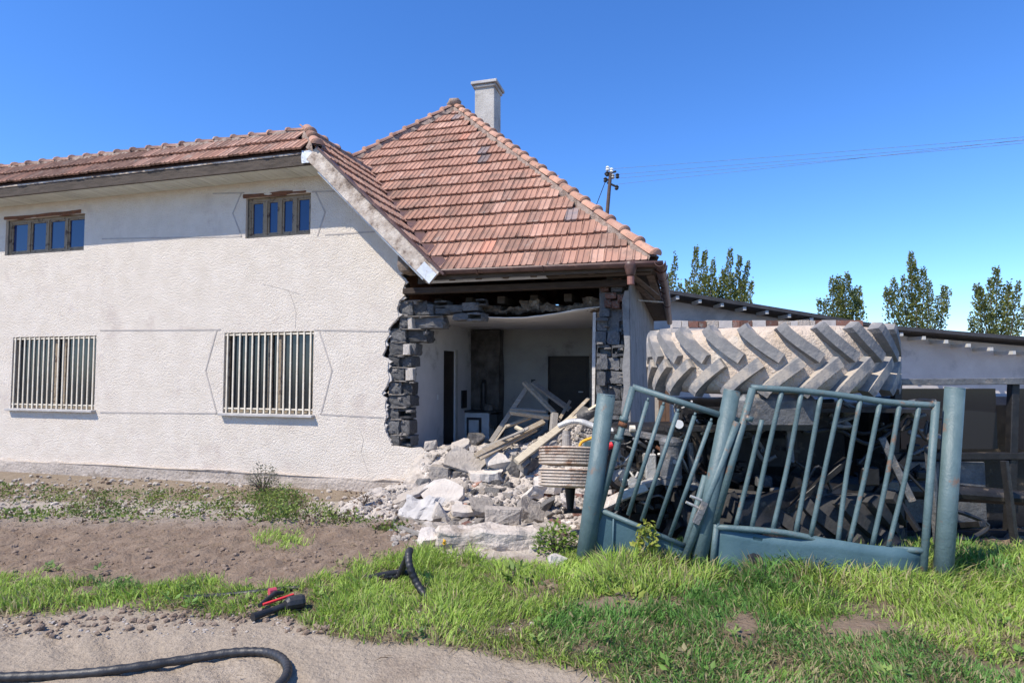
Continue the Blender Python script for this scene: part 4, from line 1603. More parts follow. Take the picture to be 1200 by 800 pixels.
# ---- timbers fallen in the breach
def timber(a, b, Ya, Yb, wd, th, m_, label, name='timber_beam', cat='beam', group=None):
    A = wp(*a, Ya)
    B = wp(*b, Yb)
    bm = bmesh.new()
    bar(bm, A - A, B - A, wd, th, Vector((0.3, -0.6, 0.7)))
    o = obj(name, bm, m_)
    o.location = A
    return tag(o, label, cat, group)


timber((605, 541), (681, 482), 8.4, 9.3, 0.10, 0.07, 'timber_pale', 'palest sunlit timber beam slanting up behind the grooved drums')
timber((612, 546), (676, 493), 8.45, 9.2, 0.06, 0.04, 'timber_grey', 'thin grey batten lying along the palest beam')
timber((557, 534), (637, 494), 8.6, 9.6, 0.08, 0.05, 'timber', 'grey beam slanting from the heap crest towards the wooden frame')
timber((562, 537), (628, 503), 8.6, 9.5, 0.06, 0.04, 'timber', 'narrow brown batten just under the grey slanting beam')
wf = thing('wooden_frame', 'collapsed A shaped wooden frame standing in the room before the back door', 'frame', wp(619, 500, 10.4))


def fpart(name, a, b, Ya, Yb, wd, th, m_):
    obj(name, bar(bmesh.new(), wp(*a, Ya), wp(*b, Yb), wd, th, Vector((0.3, -0.6, 0.7))), m_, wf, world=True)


fpart('leg', (575, 518), (619, 452), 10.2, 10.6, 0.08, 0.06, 'timber_grey')
fpart('leg', (614, 448), (650, 484), 10.5, 10.0, 0.08, 0.05, 'timber')
fpart('lath', (619, 451), (645, 480), 10.6, 10.2, 0.05, 0.04, 'timber_pale')
fpart('board', (624, 448), (668, 480), 10.9, 10.6, 0.11, 0.05, 'timber_grey')
fpart('crosspiece', (598, 483), (644, 489), 10.1, 9.8, 0.05, 0.07, 'timber')
fpart('lath', (598, 479), (640, 482), 10.2, 10.0, 0.03, 0.04, 'timber_grey')
timber((592, 500), (622, 489), 10.2, 10.2, 0.05, 0.04, 'timber', 'short lath under the crosspiece at its left end', 'timber_lath')
timber((648, 505), (650, 484), 9.3, 9.4, 0.10, 0.10, 'timber_grey', 'short upright stub of timber on the gravel bank', 'timber_stub')
timber((655, 492), (668, 470), 9.4, 10.2, 0.05, 0.03, 'timber', 'short splinter standing right of the wooden frame', 'timber_splinter')
timber((604, 500), (616, 506), 9.6, 9.5, 0.06, 0.04, 'timber_pale', 'small pale splinter below the left end of the crosspiece', 'timber_splinter')
timber((480, 607), (521, 632), 6.9, 6.3, 0.03, 0.03, 'timber_grey', 'thin grey slat beside the metal frame on the grass edge', 'timber_lath')
timber((545, 632), (572, 618), 6.5, 6.5, 0.02, 0.02, 'timber_grey', 'thin bent stick before the long concrete block', 'stick', 'stick')

random.seed(21)
for k in range(26):
    x, y = random.uniform(565, 690), random.uniform(488, 538)
    p = hit(x, y)
    a_ = random.uniform(-0.9, 0.9)
    L_ = random.uniform(0.25, 0.8)
    d_ = Vector((math.cos(a_), random.uniform(-0.3, 0.5), random.uniform(-0.05, 0.6) + abs(math.sin(a_)) * 0.4)).normalized() * L_
    o = obj('wood_splinter', bar(bmesh.new(), Vector((0, 0, 0.02)), d_ + Vector((0, 0, 0.03)), random.uniform(0.025, 0.06), random.uniform(0.012, 0.03), Vector((0.2, -0.5, 0.8))), random.choice(('timber', 'timber_grey', 'timber_grey', 'timber_pale')))
    o.location = p
    tag(o, 'broken wooden lath lying among others on the rubble inside the breach', 'wood', 'broken laths on the rubble')
for k in range(18):
    x, y = random.uniform(500, 690), random.uniform(540, 632)
    p = hit(x, y)
    o = link('tile_shard', (BB + [TM['tile'][0]])[k % 3], None, Matrix.Translation(p + Vector((0, 0, 0.02))) @ Matrix.Rotation(random.uniform(0, 6), 4, 'Z') @ Matrix.Rotation(random.uniform(-0.5, 0.5), 4, 'X') @ (Matrix.Diagonal((0.12, 0.09, 0.06, 1)) if k % 3 < 2 else Matrix.Scale(0.45, 4)))
    tag(o, 'reddish brick or tile shard lying among the pale rubble', 'rubble', 'red shards in the rubble')

# rusty angle frame lying at the edge of the rubble
fr = thing('metal_frame', 'rectangular rusty metal frame lying at the left edge of the rubble', 'frame', hit(485, 625))
c4 = [hit(461, 614), hit(468, 607), hit(523, 625), hit(490, 640)]
c4 = [p + Vector((0, 0, 0.05)) for p in (hit(459, 620), hit(465, 610), hit(522, 626), hit(494, 633))]
for a, b in zip(c4, c4[1:] + c4[:1]):
    obj('frame_side', bar(bmesh.new(), a, b, 0.03, 0.03), 'timber_grey', fr, world=True)

# crumpled sheet
bm = bmesh.new()
bmesh.ops.create_grid(bm, x_segments=14, y_segments=10, size=0.5)
bm.transform(Matrix.Diagonal((0.52, 0.34, 1, 1)))
rough(bm, 0.06, 5.5)
rough(bm, 0.03, 14)
bmesh.ops.solidify(bm, geom=bm.faces[:], thickness=0.006)
place('crumpled_sheet', 'crumpled bluish grey sheet between the plaster slabs', 'sheet', bm, 'sill', 494, 606, (36, 0, -16), 0.12)

# ---- stove in the room
def room_pt(px, py, V):
    return HM @ hp(px, py, V)


sv = rect(544, 481, 573, 517, 3.0)
st = thing('stove', 'old white enamel stove in the dark corner of the room', 'stove', HM @ Vector(((sv[0] + sv[2]) / 2, 3.25, 0.33)), HA)
hw = (sv[2] - sv[0]) / 2
zt_ = sv[3] - 0.33
body = obj('body', bx((-hw, -0.25, 0.0), (hw, 0.20, zt_ - 0.04), None, 0.012), 'enamel', st)
obj('hotplate', bx((-hw - 0.02, -0.28, zt_ - 0.038), (hw + 0.15, 0.22, zt_), None, 0.008), 'black_iron', st)
ov = obj('oven_door', bx((-hw + 0.06, -0.275, 0.08), (hw - 0.16, -0.251, zt_ - 0.14), None, 0.004), 'black_iron', st)
obj('door_panel', bx((-hw + 0.11, -0.285, 0.12), (hw - 0.21, -0.2755, zt_ - 0.19), None, 0.004), 'enamel', ov)
obj('side_shelf', bx((hw + 0.001, -0.2, zt_ - 0.32), (hw + 0.15, 0.15, zt_ - 0.07)), 'black_iron', st)
obj('splash_board', bx((-hw, 0.08, zt_ + 0.001), (-hw + 0.02, 0.2, zt_ + 0.36), Matrix.Rotation(R(-10), 4, 'Y')), 'enamel', st)
obj('stovepipe', tb([(0.05, 0.05, zt_), (0.05, 0.05, zt_ + 0.55), (0.05, 0.25, zt_ + 0.7)], 0.06, 10), 'black_iron', st)
pt = thing('cooking_pot', 'dark pot standing on the stove', 'pot', HM @ Vector(((sv[0] + sv[2]) / 2 + 0.22, 3.12, 0.33 + zt_)))
obj('pot_body', lathe(bmesh.new(), [(0.10, 0), (0.11, 0.05), (0.11, 0.13), (0.115, 0.135)], 14), 'rubble_dark', pt)
tag(obj('picture_frame', bx((0, 0, 0), (0.025, 0.28, 0.36)), 'black_iron'), 'small black panel leaning on the wall above the stove', 'panel')
pf = bpy.data.objects['picture_frame']
pf.matrix_world = Matrix.Translation(HM @ Vector((UL + 0.01, 2.75, 1.05))) @ Matrix.Rotation(HA, 4, 'Z')

# ------------------------------------------------------------------ the overturned tractor
CW = Vector((2.41, 5.71, 0.22))
tr = thing('overturned_tractor', 'muddy tractor tipped on its side behind the gate, big rear wheel on top', 'tractor', CW)
RT = 1.10


def tyre_bm():
    bm = bmesh.new()
    h = 0.265
    prof = [(0.62, -h + 0.06), (0.80, -h - 0.02), (0.97, -h + 0.0), (1.015, -h + 0.05), (1.032, -0.12), (1.04, 0), (1.032, 0.12), (1.015, h - 0.05), (0.97, h), (0.80, h + 0.02), (0.62, h - 0.06)]
    lathe(bm, prof, 72)
    return bm


def lug_me(name, sgn):
    bm = bmesh.new()
    K = 9
    rings = []
    for i in range(K):
        t = i / (K - 1)
        z = sgn * (0.275 - 0.262 * t)
        phi = 0.27 * (t ** 1.25)
        dphi = 0.27 * 1.25 * max(t, 0.05) ** 0.25
        # direction along lug on the unrolled surface
        dx, dzv = dphi * RT, -sgn * 0.262
        ln = math.hypot(dx, dzv)
        nx, nzv = -dzv / ln, dx / ln
        top = RT - 0.012 * abs(z / 0.27) ** 2
        if i == 0:
            top -= 0.01
        hw_t, hw_b = 0.041, 0.056
        ring = []
        for (o, r) in ((-hw_b, 0.99), (-hw_t, top), (hw_t, top), (hw_b, 0.99)):
            a = phi + o * nx / RT
            zz = z + o * nzv
            ring.append(bm.verts.new((r * math.cos(a), r * math.sin(a), zz)))
        rings.append(ring)
    for a, b in zip(rings[:-1], rings[1:]):
        for k in range(4):
            kk = (k + 1) % 4
            bm.faces.new((a[k], a[kk], b[kk], b[k]))
    bm.faces.new(rings[0][::-1])
    bm.faces.new(rings[-1])
    bmesh.ops.recalc_face_normals(bm, faces=bm.faces)
    me = bpy.data.meshes.new(name)
    bm.to_mesh(me)
    bm.free()
    me.materials.append(M['rubber'])
    return me


LU, LD = lug_me('lug', 1), lug_me('lug', -1)
NL = 23


def wheel(zc, tilt, ph, mm, lu, ld):
    b = tyre_bm()
    o = obj('rear_tyre', b, mm, tr, smooth=True)
    o.matrix_basis = Matrix.Translation((0, 0, zc)) @ tilt @ Matrix.Rotation(ph, 4, 'Z')
    for k in range(NL):
        a = 2 * math.pi * k / NL
        link('lug', lu, o, Matrix.Rotation(a, 4, 'Z'))
        link('lug', ld, o, Matrix.Rotation(a + math.pi / NL, 4, 'Z'))
    bm = lathe(bmesh.new(), [(0.14, -0.05), (0.14, 0.03), (0.45, 0.05), (0.60, 0.16), (0.63, 0.205), (0.645, 0.205), (0.62, 0.12), (0.62, -0.12), (0.645, -0.205), (0.63, -0.205), (0.60, -0.1)], 40)
    rm = obj('wheel_rim', bm, 'yellow', o, smooth=False)
    return o


wheel(1.90 - CW.z, Matrix.Rotation(R(0.6), 4, 'X') @ Matrix.Rotation(R(-0.5), 4, 'Y'), 0.06, 'dry_mud', LU, LD)
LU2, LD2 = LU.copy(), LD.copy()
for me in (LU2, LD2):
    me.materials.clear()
    me.materials.append(M['tyre_shaded'])
wheel(0.29, Matrix.Rotation(R(-1), 4, 'X'), 0.2, 'tyre_shaded', LU2, LD2)


def T(name, bm, m, parent=None, smooth=False):
    return obj(name, bm, m, parent or tr, world=True, smooth=smooth)


T('rear_axle', tb([(2.41, 5.71, 0.4), (2.41, 5.71, 0.75), (2.41, 5.71, 0.95), (2.41, 5.71, 1.2), (2.41, 5.71, 1.4), (2.41, 5.71, 1.85)], [0.16, 0.2, 0.32, 0.32, 0.2, 0.16], 16), 'black_paint')
bm = bx((1.72, 5.45, 0.62), (2.75, 6.05, 1.38), None, 0.05)
T('gearbox', bm, 'black_paint')
eng = T('engine_block', bx((0.98, 5.42, 0.55), (1.75, 5.98, 1.30), None, 0.03), 'black_paint')
for k in range(6):
    T('engine_rib', bx((1.02 + k * 0.12, 5.39, 0.62), (1.06 + k * 0.12, 5.419, 1.2)), 'black_paint', eng)
# filter canister
c0, c1 = wp(786.5, 568, 5.1), wp(786, 511, 5.1)
hgt = c1.z - c0.z
can = T('filter_canister', lathe(bmesh.new(), [(0.05, 0), (0.088, 0.01), (0.088, hgt * 0.14), (0.094, hgt * 0.15), (0.094, hgt * 0.19), (0.088, hgt * 0.2), (0.088, hgt * 0.83), (0.094, hgt * 0.84), (0.094, hgt * 0.9), (0.08, hgt * 0.97), (0.03, hgt)], 24, Matrix.Translation(c0)), 'engine_grey', smooth=False)
cbolt = wp(791, 541, 5.0)
T('clamp_bolt', tb([cbolt, cbolt + Vector((0, 0.04, 0))], 0.018, 8), 'alu', can)
# bright cast bracket
T('cast_bracket', bx(wp(757, 569, 5.2), wp(768, 531, 5.25) + Vector((0, 0.1, 0)), None, 0.01), 'alu')
T('cast_foot', bar(bmesh.new(), wp(752, 568, 5.12), wp(772, 563, 5.2), 0.09, 0.05), 'alu')
# gauge
g0 = wp(796, 497, 5.0)
ga = T('gauge', tb([g0, g0 + Vector((0, 0.05, 0))], 0.036, 16), 'white')
T('gauge_bezel', tb([g0 + Vector((0, 0.012, 0)), g0 + Vector((0, 0.06, 0))], 0.042, 16), 'black_paint', ga)
# dashboard and cables
T('dashboard', bar(bmesh.new(), wp(780, 502, 5.15), wp(842, 500, 5.1), 0.2, 0.05), 'black_paint')
for k in range(9):
    r_ = random.Random(k)
    x0, y0 = r_.uniform(782, 815), r_.uniform(474, 500)
    pts = [wp(x0, y0, 5.2)]
    for j in range(4):
        x0 += r_.uniform(-4, 16)
        y0 += r_.uniform(-10, 10)
        pts.append(wp(x0, min(max(y0, 470), 512), 5.2 + r_.uniform(-0.1, 0.1)))
    T('cable', tb(spline(pts, 5), 0.009, 6), 'alu' if k % 4 == 0 else 'black_paint')
# fan ring and pulley wheel
fc = wp(727, 547, 5.3)
fm = Matrix.Translation(fc) @ Matrix.Rotation(R(78), 4, 'Y') @ Matrix.Rotation(R(60), 4, 'X')
T('fan_ring', lathe(bmesh.new(), [(0.17, 0), (0.2, 0), (0.2, 0.05), (0.17, 0.05)], 28, fm, close=True), 'black_paint')
bm = bmesh.new()
for k in range(6):
    box(bm, (0.02, -0.03, 0.01), (0.165, 0.03, 0.022), fm @ Matrix.Rotation(k * math.pi / 3, 4, 'Z') @ Matrix.Rotation(0.5, 4, 'X'))
T('fan', bm, 'alu')
lc = wp(742, 566, 5.15)
T('drain_cup', tb([lc, lc + Vector((0.02, 0.09, 0))], 0.045, 14), 'alu')
# frame rails and pipes
T('chassis_rail', bar(bmesh.new(), wp(703, 508, 5.9), wp(757, 520, 5.6), 0.08, 0.09), 'black_paint')
T('exhaust_pipe', tb(spline([wp(655, 499, 6.3), wp(668, 494, 6.25), wp(682, 494, 6.2), wp(699, 500, 6.0), wp(725, 506, 5.8)], 6), 0.030, 10), 'alu')
T('intake_manifold', bar(bmesh.new(), wp(728, 505, 5.4), wp(782, 514, 5.3), 0.13, 0.05), 'engine_grey')
T('intake_cap', tb([wp(738, 502, 5.3), wp(744, 502, 5.3)], 0.03, 10), 'bar_paint')
for k in range(64):
    r_ = random.Random(40 + k)
    a = (r_.uniform(715, 850), r_.uniform(505, 600))
    b = (a[0] + r_.uniform(-30, 40), a[1] + r_.uniform(-25, 35))
    Ya = r_.uniform(5.15, 5.4)
    T('hydraulic_pipe', tb(spline([wp(*a, Ya), wp((a[0] + b[0]) / 2 + r_.uniform(-6, 6), (a[1] + b[1]) / 2 + r_.uniform(-8, 8), Ya - 0.04), wp(*b, Ya + 0.05)], 5), r_.uniform(0.006, 0.018), 7), ('black_paint', 'engine_grey', 'black_paint', 'black_rubber', 'alu', 'black_paint', 'rust')[k % 7])
T('push_rod', tb([wp(808, 518, 5.15), wp(813, 570, 5.15)], [0.03, 0.022], 10), 'engine_grey')
T('rod_base', lathe(bmesh.new(), [(0.06, 0), (0.06, 0.03), (0.035, 0.06)], 12, Matrix.Translation(wp(813, 573, 5.15))), 'engine_grey')
bm = bmesh.new()
for k in range(60):
    r_ = random.Random(80 + k)
    p = wp(r_.uniform(720, 880), r_.uniform(530, 610), r_.uniform(5.2, 5.45))
    s_ = r_.uniform(0.012, 0.06)
    box(bm, p - Vector((s_, 0.04, s_ * 0.7)), p + Vector((s_, 0.06, s_ * 0.7)))
T('engine_fittings', bm, 'black_paint')['kind'] = 'stuff'
T('oil_sump', bx((0.9, 5.5, 0.3), (1.7, 5.9, 0.56), None, 0.05), 'black_paint')
# side panel and tank near the top right, under the wheel
T('fuel_tank', bx(wp(868, 505, 4.75), wp(960, 462, 4.75) + Vector((0, 0.35, 0)), None, 0.05), 'engine_grey')
T('fender', poly_slab([(1.5, 5.0, 1.50), (3.4, 4.75, 1.50), (3.5, 6.5, 1.52), (1.6, 6.6, 1.52)], 0.03), 'black_paint')
T('transmission_case', bx((1.9, 6.06, 0.22), (3.4, 6.9, 1.48), None, 0.05), 'black_paint')
cab = T('cab_body', bx((3.55, 5.9, 0.15), (5.6, 7.3, 1.55), None, 0.08), 'black_paint')
for (x, y) in ((3.45, 5.55), (4.5, 5.5), (5.5, 5.45)):
    T('cab_post', bar(bmesh.new(), (x, y, 0.2), (x + 0.15, y + 0.05, 1.72), 0.07, 0.07, Vector((0, 1, 0))), 'black_paint', cab)
for z in (0.32, 1.02, 1.70):
    T('cab_rail', bar(bmesh.new(), (3.42, 5.56, z), (5.65, 5.46, z + 0.02), 0.08, 0.06), 'black_paint' if z < 1.6 else 'engine_grey', cab)
T('cab_window', bx((3.62, 5.60, 1.08), (4.52, 5.612, 1.64)), 'glass_dark', cab)
T('cab_window', bx((4.66, 5.58, 1.08), (5.5, 5.592, 1.64)), 'glass_dark', cab)
T('side_panel', bx((3.62, 5.60, 0.40), (4.4, 5.63, 0.96), None, 0.01), 'engine_grey', cab)
T('drive_axle', tb([(2.3, 5.0, 0.85), (3.6, 5.35, 0.75), (4.6, 5.2, 0.7)], [0.10, 0.08, 0.06], 12), 'black_paint')
for k in range(12):
    r_ = random.Random(300 + k)
    x0 = r_.uniform(2.0, 4.2)
    y0 = r_.uniform(4.75, 5.3)
    T('linkage_arm', bar(bmesh.new(), (x0, y0, r_.uniform(0.5, 1.5)), (x0 + r_.uniform(-0.5, 0.6), y0 + r_.uniform(-0.1, 0.2), r_.uniform(0.35, 1.4)), r_.uniform(0.03, 0.09), r_.uniform(0.03, 0.06)), ('black_paint', 'engine_grey', 'black_paint')[k % 3])
for k in range(22):
    r_ = random.Random(400 + k)
    p = Vector((r_.uniform(1.7, 3.9), r_.uniform(4.8, 5.3), r_.uniform(0.5, 1.5)))
    pts = [p]
    for j in range(4):
        p = p + Vector((r_.uniform(-0.2, 0.28), r_.uniform(-0.05, 0.05), r_.uniform(-0.2, 0.2)))
        p.z = min(max(p.z, 0.4), 1.55)
        pts.append(p)
    T('hydraulic_hose', tb(spline(pts, 5), r_.uniform(0.010, 0.02), 7), ('black_rubber', 'black_paint', 'engine_grey')[k % 3])
for k in range(9):
    r_ = random.Random(500 + k)
    p = Vector((r_.uniform(1.8, 3.9), r_.uniform(4.85, 5.25), r_.uniform(0.55, 1.45)))
    w_ = r_.uniform(0.06, 0.16)
    T('valve_box', bx(p, p + Vector((w_, 0.08, w_ * r_.uniform(0.5, 1.3))), None, 0.012), ('black_paint', 'engine_grey')[k % 2])
bm = bmesh.new()
bmesh.ops.create_grid(bm, x_segments=26, y_segments=14, size=0.5)
bm.transform(Matrix.Translation((2.35, 4.72, 0.60)) @ Matrix.Rotation(R(12), 4, 'Z') @ Matrix.Rotation(R(62), 4, 'X') @ Matrix.Diagonal((1.25, 0.55, 1, 1)))
rough(bm, 0.10, 2.2)
rough(bm, 0.03, 8)
bmesh.ops.solidify(bm, geom=bm.faces[:], thickness=0.006)
T('dark_cover_panel', bm, 'black_paint', smooth=True)  # black sheet added over the sunlit lower wheel to keep this area dark
# grooved drums at the nose
dr = wp(668, 553, 5.45)
DT = Matrix.Translation(dr) @ Matrix.Rotation(R(-9.5), 4, 'X') @ Matrix.Rotation(R(1.5), 4, 'Y') @ Matrix.Translation(-dr)
for k, (ya, yb) in enumerate(((578, 555), (552, 529))):
    za, zb = wp(668, ya, 5.45 - 0.28).z, wp(668, yb, 5.45 - 0.28).z
    hh = zb - za
    prof = [(0.20, 0.0), (0.275, 0.012)]
    for g in range(5):
        zz = 0.02 + (hh - 0.035) * g / 5
        st_ = (hh - 0.035) / 5
        prof += [(0.285, zz), (0.285, zz + st_ * 0.55), (0.258, zz + st_ * 0.66), (0.258, zz + st_ * 0.9)]
    prof += [(0.285, hh - 0.012), (0.275, hh), (0.06, hh - 0.002)]
    T('grooved_drum', lathe(bmesh.new(), prof, 48, DT @ Matrix.Translation((dr.x, dr.y, za))), 'pulley')
zlo = wp(668, 598, 5.45).z
T('drum_axle', tb([(dr.x, dr.y, zlo), (dr.x, dr.y, wp(668, 578, 5.2).z)], [0.028, 0.05], 14), 'black_paint')
T('axle_washer', bx((dr.x - 0.06, dr.y - 0.06, zlo - 0.01), (dr.x + 0.3, dr.y + 0.02, zlo + 0.012)), 'black_paint')
T('drum_spindle', tb([(dr.x - 0.03, dr.y, wp(666, 529, 5.3).z), (dr.x - 0.03, dr.y + 0.02, wp(665, 505, 5.45).z)], [0.042, 0.034], 14), 'timber_grey')
T('yellow_bracket', tb(spline([wp(679, 529, 5.6), wp(680, 521, 5.6), wp(684, 516.5, 5.6), wp(697, 512, 5.6), wp(712, 508, 5.6)], 5), 0.014, 8), 'yellow')
T('nose_plate', bx(wp(684, 531, 5.65), wp(722, 516, 5.65) + Vector((0, 0.04, 0)), None, 0.01), 'gate_panel')
rc = wp(714, 523, 5.2)
T('red_cap', tb([rc + Vector((-0.035, 0, -0.01)), rc + Vector((0.03, 0, 0.015))], 0.03, 12), 'red')
# splintered boards caught in the gate
for (a, b, wd, m_, lab) in (((705, 592), (738, 577), 0.08, 'rubble_pale', 'splintered whitish board sticking out behind the gate, left piece'), ((727, 582), (757, 571), 0.07, 'timber_pale', 'short pale board jammed behind the gate bars, right piece')):
    timber(a, b, 4.98, 5.08, wd, 0.03, m_, lab, 'splintered_board', 'board')

# ------------------------------------------------------------------ steel gate
def gY(px):
    return 4.77 - (px - 700) * 0.0012


def gp(px, py, dy=0.0):
    return wp(px, py, gY(px) + dy)


def gpost(name, label, a, b, r, extra=0.0):
    A, B = gp(*a), gp(*b)
    low = B + (B - A).normalized() * 0.35
    t = thing(name, label, 'post', (low.x, low.y, ground_z(low.x, low.y)))
    obj('post_tube', tb([A, low], r, 24), 'gate', t, world=True, smooth=True)
    d = (A - low).normalized()
    obj('post_cap', tb([A + d * 0.001, A + d * 0.008], [r * 1.02, r * 0.98], 20), 'gate', t, world=True)
    return t


p1 = gpost('gate_post', 'thick blue steel post standing left of the leaning gate', (710.5, 463), (686, 652), 0.072)
p2 = gpost('gate_post', 'thick blue steel post leaning between the two gate leaves', (858, 458), (818, 660), 0.062)
gate_l = thing('gate_leaf', 'blue barred gate leaf wrenched askew between the two near posts', 'gate', gp(750, 660))
gate_r = thing('gate_leaf', 'blue barred gate leaf at the right with dented lower panel', 'gate', gp(930, 690))


def rod(name, par, a, b, wpx, m_='gate', n=10, dy=0.0):
    Y = gY((a[0] + b[0]) / 2)
    r = wpx * Y / 700 / 2
    return obj(name, tb([gp(*a, dy), gp(*b, dy)], r, n), m_, par, world=True, smooth=True)


rod('top_rail', gate_l, (741, 453), (866, 493), 7.5)
rod('hinge_stile', gate_l, (742, 453), (700, 607), 8, dy=0.002)
rod('lock_stile', gate_l, (864, 494), (797, 668), 8.5, dy=-0.04)
rod('mid_rail', gate_l, (703, 597), (802, 639), 6)
for (a, b) in (((759, 470), (722, 597)), ((777, 475), (736, 603)), ((794, 483), (752, 610)), ((814, 487), (770, 618)), ((833, 494), (785, 628))):
    bo = rod('bar', gate_l, a, b, 5.2, n=8, dy=0.003)
    rod('bar_tip', bo, a, (a[0] + 1.0, a[1] - 4), 3.0, n=8, dy=0.003)
for (x, y, c) in ((731, 491, 'gate'), (730, 497, 'rust'), (725, 513, 'gate')):
    rod('collar', gate_l, (x + 1, y - 2.5), (x - 1, y + 2.5), 11, c, 12, 0.002)
lp = [gp(702, 599, 0.01), gp(803, 641, 0.01), gp(798, 690, 0.01), gp(694, 672, 0.01)]
obj('lower_panel', poly_slab([lp[0], lp[3], lp[2], lp[1]], 0.006), 'gate_panel', gate_l, world=True)
rod('panel_seam', gate_l, (719, 606), (717, 672), 2.2, 'gate_panel', 6, -0.004)
lk = obj('lock_case', bar(bmesh.new(), gp(826, 588, -0.07), gp(815, 613, -0.07), 0.06, 0.05), 'engine_grey', gate_l, world=True)
for (a, b) in (((822, 586), (809, 581)), ((819, 595), (804, 588))):
    obj('lock_bolt', tb([gp(*a, -0.07), gp(*b, -0.09)], 0.011, 8), 'alu', lk, world=True)
rod('latch_tube', gate_l, (827, 557), (797, 662), 8, 'gate', 10, 0.03)
# right leaf
rod('lock_stile', gate_r, (882, 455), (838, 612), 8.5, dy=-0.03)
rod('lock_stile', gate_r, (840, 608), (834, 672), 7, dy=-0.03)
def bent(name, pts, wpx, dy=-0.03, m_='gate'):
    P = [gp(x, y, dy + z_) for x, y, z_ in pts]
    obj(name, tb(spline(P, 5), wpx * gY(pts[0][0]) / 1400, 10), m_, gate_r, world=True, smooth=True)


TOPR = [(880, 454, 0), (930, 457, 0.0), (985, 463, 0.02), (1040, 471, 0.03), (1098, 475, 0.0)]
bent('top_rail', TOPR, 7.5)
bent('mid_rail', [(838, 617, 0), (920, 624, 0), (1000, 640, 0.04), (1085, 645, 0)], 7)
rr_ = random.Random(12)
for k in range(9):
    x = 893 + k * 23
    yt = np.interp(x, [p[0] for p in TOPR], [p[1] for p in TOPR]) + 3
    zt_r = np.interp(x, [p[0] for p in TOPR], [p[2] for p in TOPR])
    xb = x - 31 + rr_.uniform(-6, 6)
    yb_ = np.interp(xb, [838, 920, 1000, 1085], [617, 624, 640, 645])
    if k == 0:
        yt += 34
    kx = rr_.uniform(-1, 1) if k < 2 else rr_.uniform(-2.5, 2.5)
    bent('bar', [(x, yt, zt_r), ((x + xb) / 2 + kx, (yt + yb_) / 2, zt_r * 0.6 + rr_.uniform(0, 0.05)), (xb, yb_ - 1, 0.01)], 5.5, -0.027)
rod('hinge_stile', gate_r, (1097, 470), (1078, 720), 8.5, dy=-0.03)
lp = [gp(838, 619, -0.025), gp(1084, 647, -0.025), gp(1078, 735, -0.025), gp(836, 700, -0.025)]
pn_ = poly_slab([lp[0], lp[3], lp[2], lp[1]], 0.006)
bmesh.ops.subdivide_edges(pn_, edges=pn_.edges, cuts=6, use_grid_fill=True)
rough(pn_, 0.05, 3.0)
obj('lower_panel', pn_, 'gate_panel', gate_r, world=True, smooth=True)
rod('collar', gate_r, (878, 487), (876, 493), 11, 'gate', 12, -0.03)
p3 = gpost('gate_post', 'thick blue steel post at the far right end of the gate', (1119, 455), (1104, 690), 0.062)

# ------------------------------------------------------------------ background: annex, shed, pole, trees
an = thing('lean_to', 'dark boarded lean to behind the right corner of the house', 'shed', HM @ Vector((0.75, 11.2, 0)), HA)
obj('wall', bx((-0.7, 0, -0.3), (1.2, 0.12, 3.05)), 'annex', an)
for k in range(9):
    obj('board', bx((-0.7 + k * 0.21, -0.03, -0.3), (-0.7 + k * 0.21 + 0.2, -0.001, 3.0)), 'annex', an)
obj('roof', bx((-0.9, -0.3, 3.06), (1.4, 2.0, 3.14)), 'shed_roof', an)

YS = 19.5
s0, s1 = wp(780, 341, YS), wp(893, 359.5, YS)
sl = (s1.z - s0.z) / (s1.x - s0.x)
sh = thing('outbuilding', 'long grey plastered outbuilding with a dark sloping roof behind the tractor', 'outbuilding', (s1.x, YS + 1, 0))
x0_, x1_ = s0.x - 2.2, wp(1330, 400, YS).x
z_at = lambda x: s0.z + sl * (x - s0.x) * (1 if x < 12 else 1)
zr = lambda x: max(z_at(x), 2.6)
xs_ = [x0_, s0.x, s1.x, 12, x1_]
wl = [(x0_, -0.3)] + [(x, zr(x) - 0.22) for x in xs_] + [(x1_, -0.3)]
obj('wall', prism([wl], YS + 0.45, YS + 0.8), 'shed', sh, world=True)
rl = [(x, zr(x) - 0.12) for x in xs_] + [(x, zr(x)) for x in reversed(xs_)]
obj('roof', prism([rl], YS - 0.35, YS + 7), 'shed_roof', sh, world=True)
x = x0_ + 0.3
while x < x1_:
    obj('rafter_end', bx((x, YS - 0.30, zr(x) - 0.26), (x + 0.10, YS + 0.44, zr(x) - 0.15)), 'jamb', sh, world=True)
    x += 0.72
# low brick wall patch in front of it
lw = thing('brick_wall', 'low wall of mixed bricks and plaster at the foot of the outbuilding', 'wall', (s0.x + 1.2, 17.5, 0))
za, zb = wp(800, 384, 17.5).z, wp(800, 375, 17.5).z
obj('masonry', bx((wp(786, 380, 17.5).x, 17.5, -0.2), (wp(1010, 380, 17.5).x, 17.75, za)), 'shed', lw, world=True)
xx = 788
random.seed(9)
while xx < 1000:
    wd = random.uniform(6, 17)
    obj('brick', bx((wp(xx, 380, 17.5).x, 17.49, za + 0.002), (wp(xx + wd - 0.8, 380, 17.5).x, 17.74, zb - random.uniform(0, 0.03))), random.choice(('red_brick', 'shed', 'shed', 'kerb')), lw, world=True)
    xx += wd

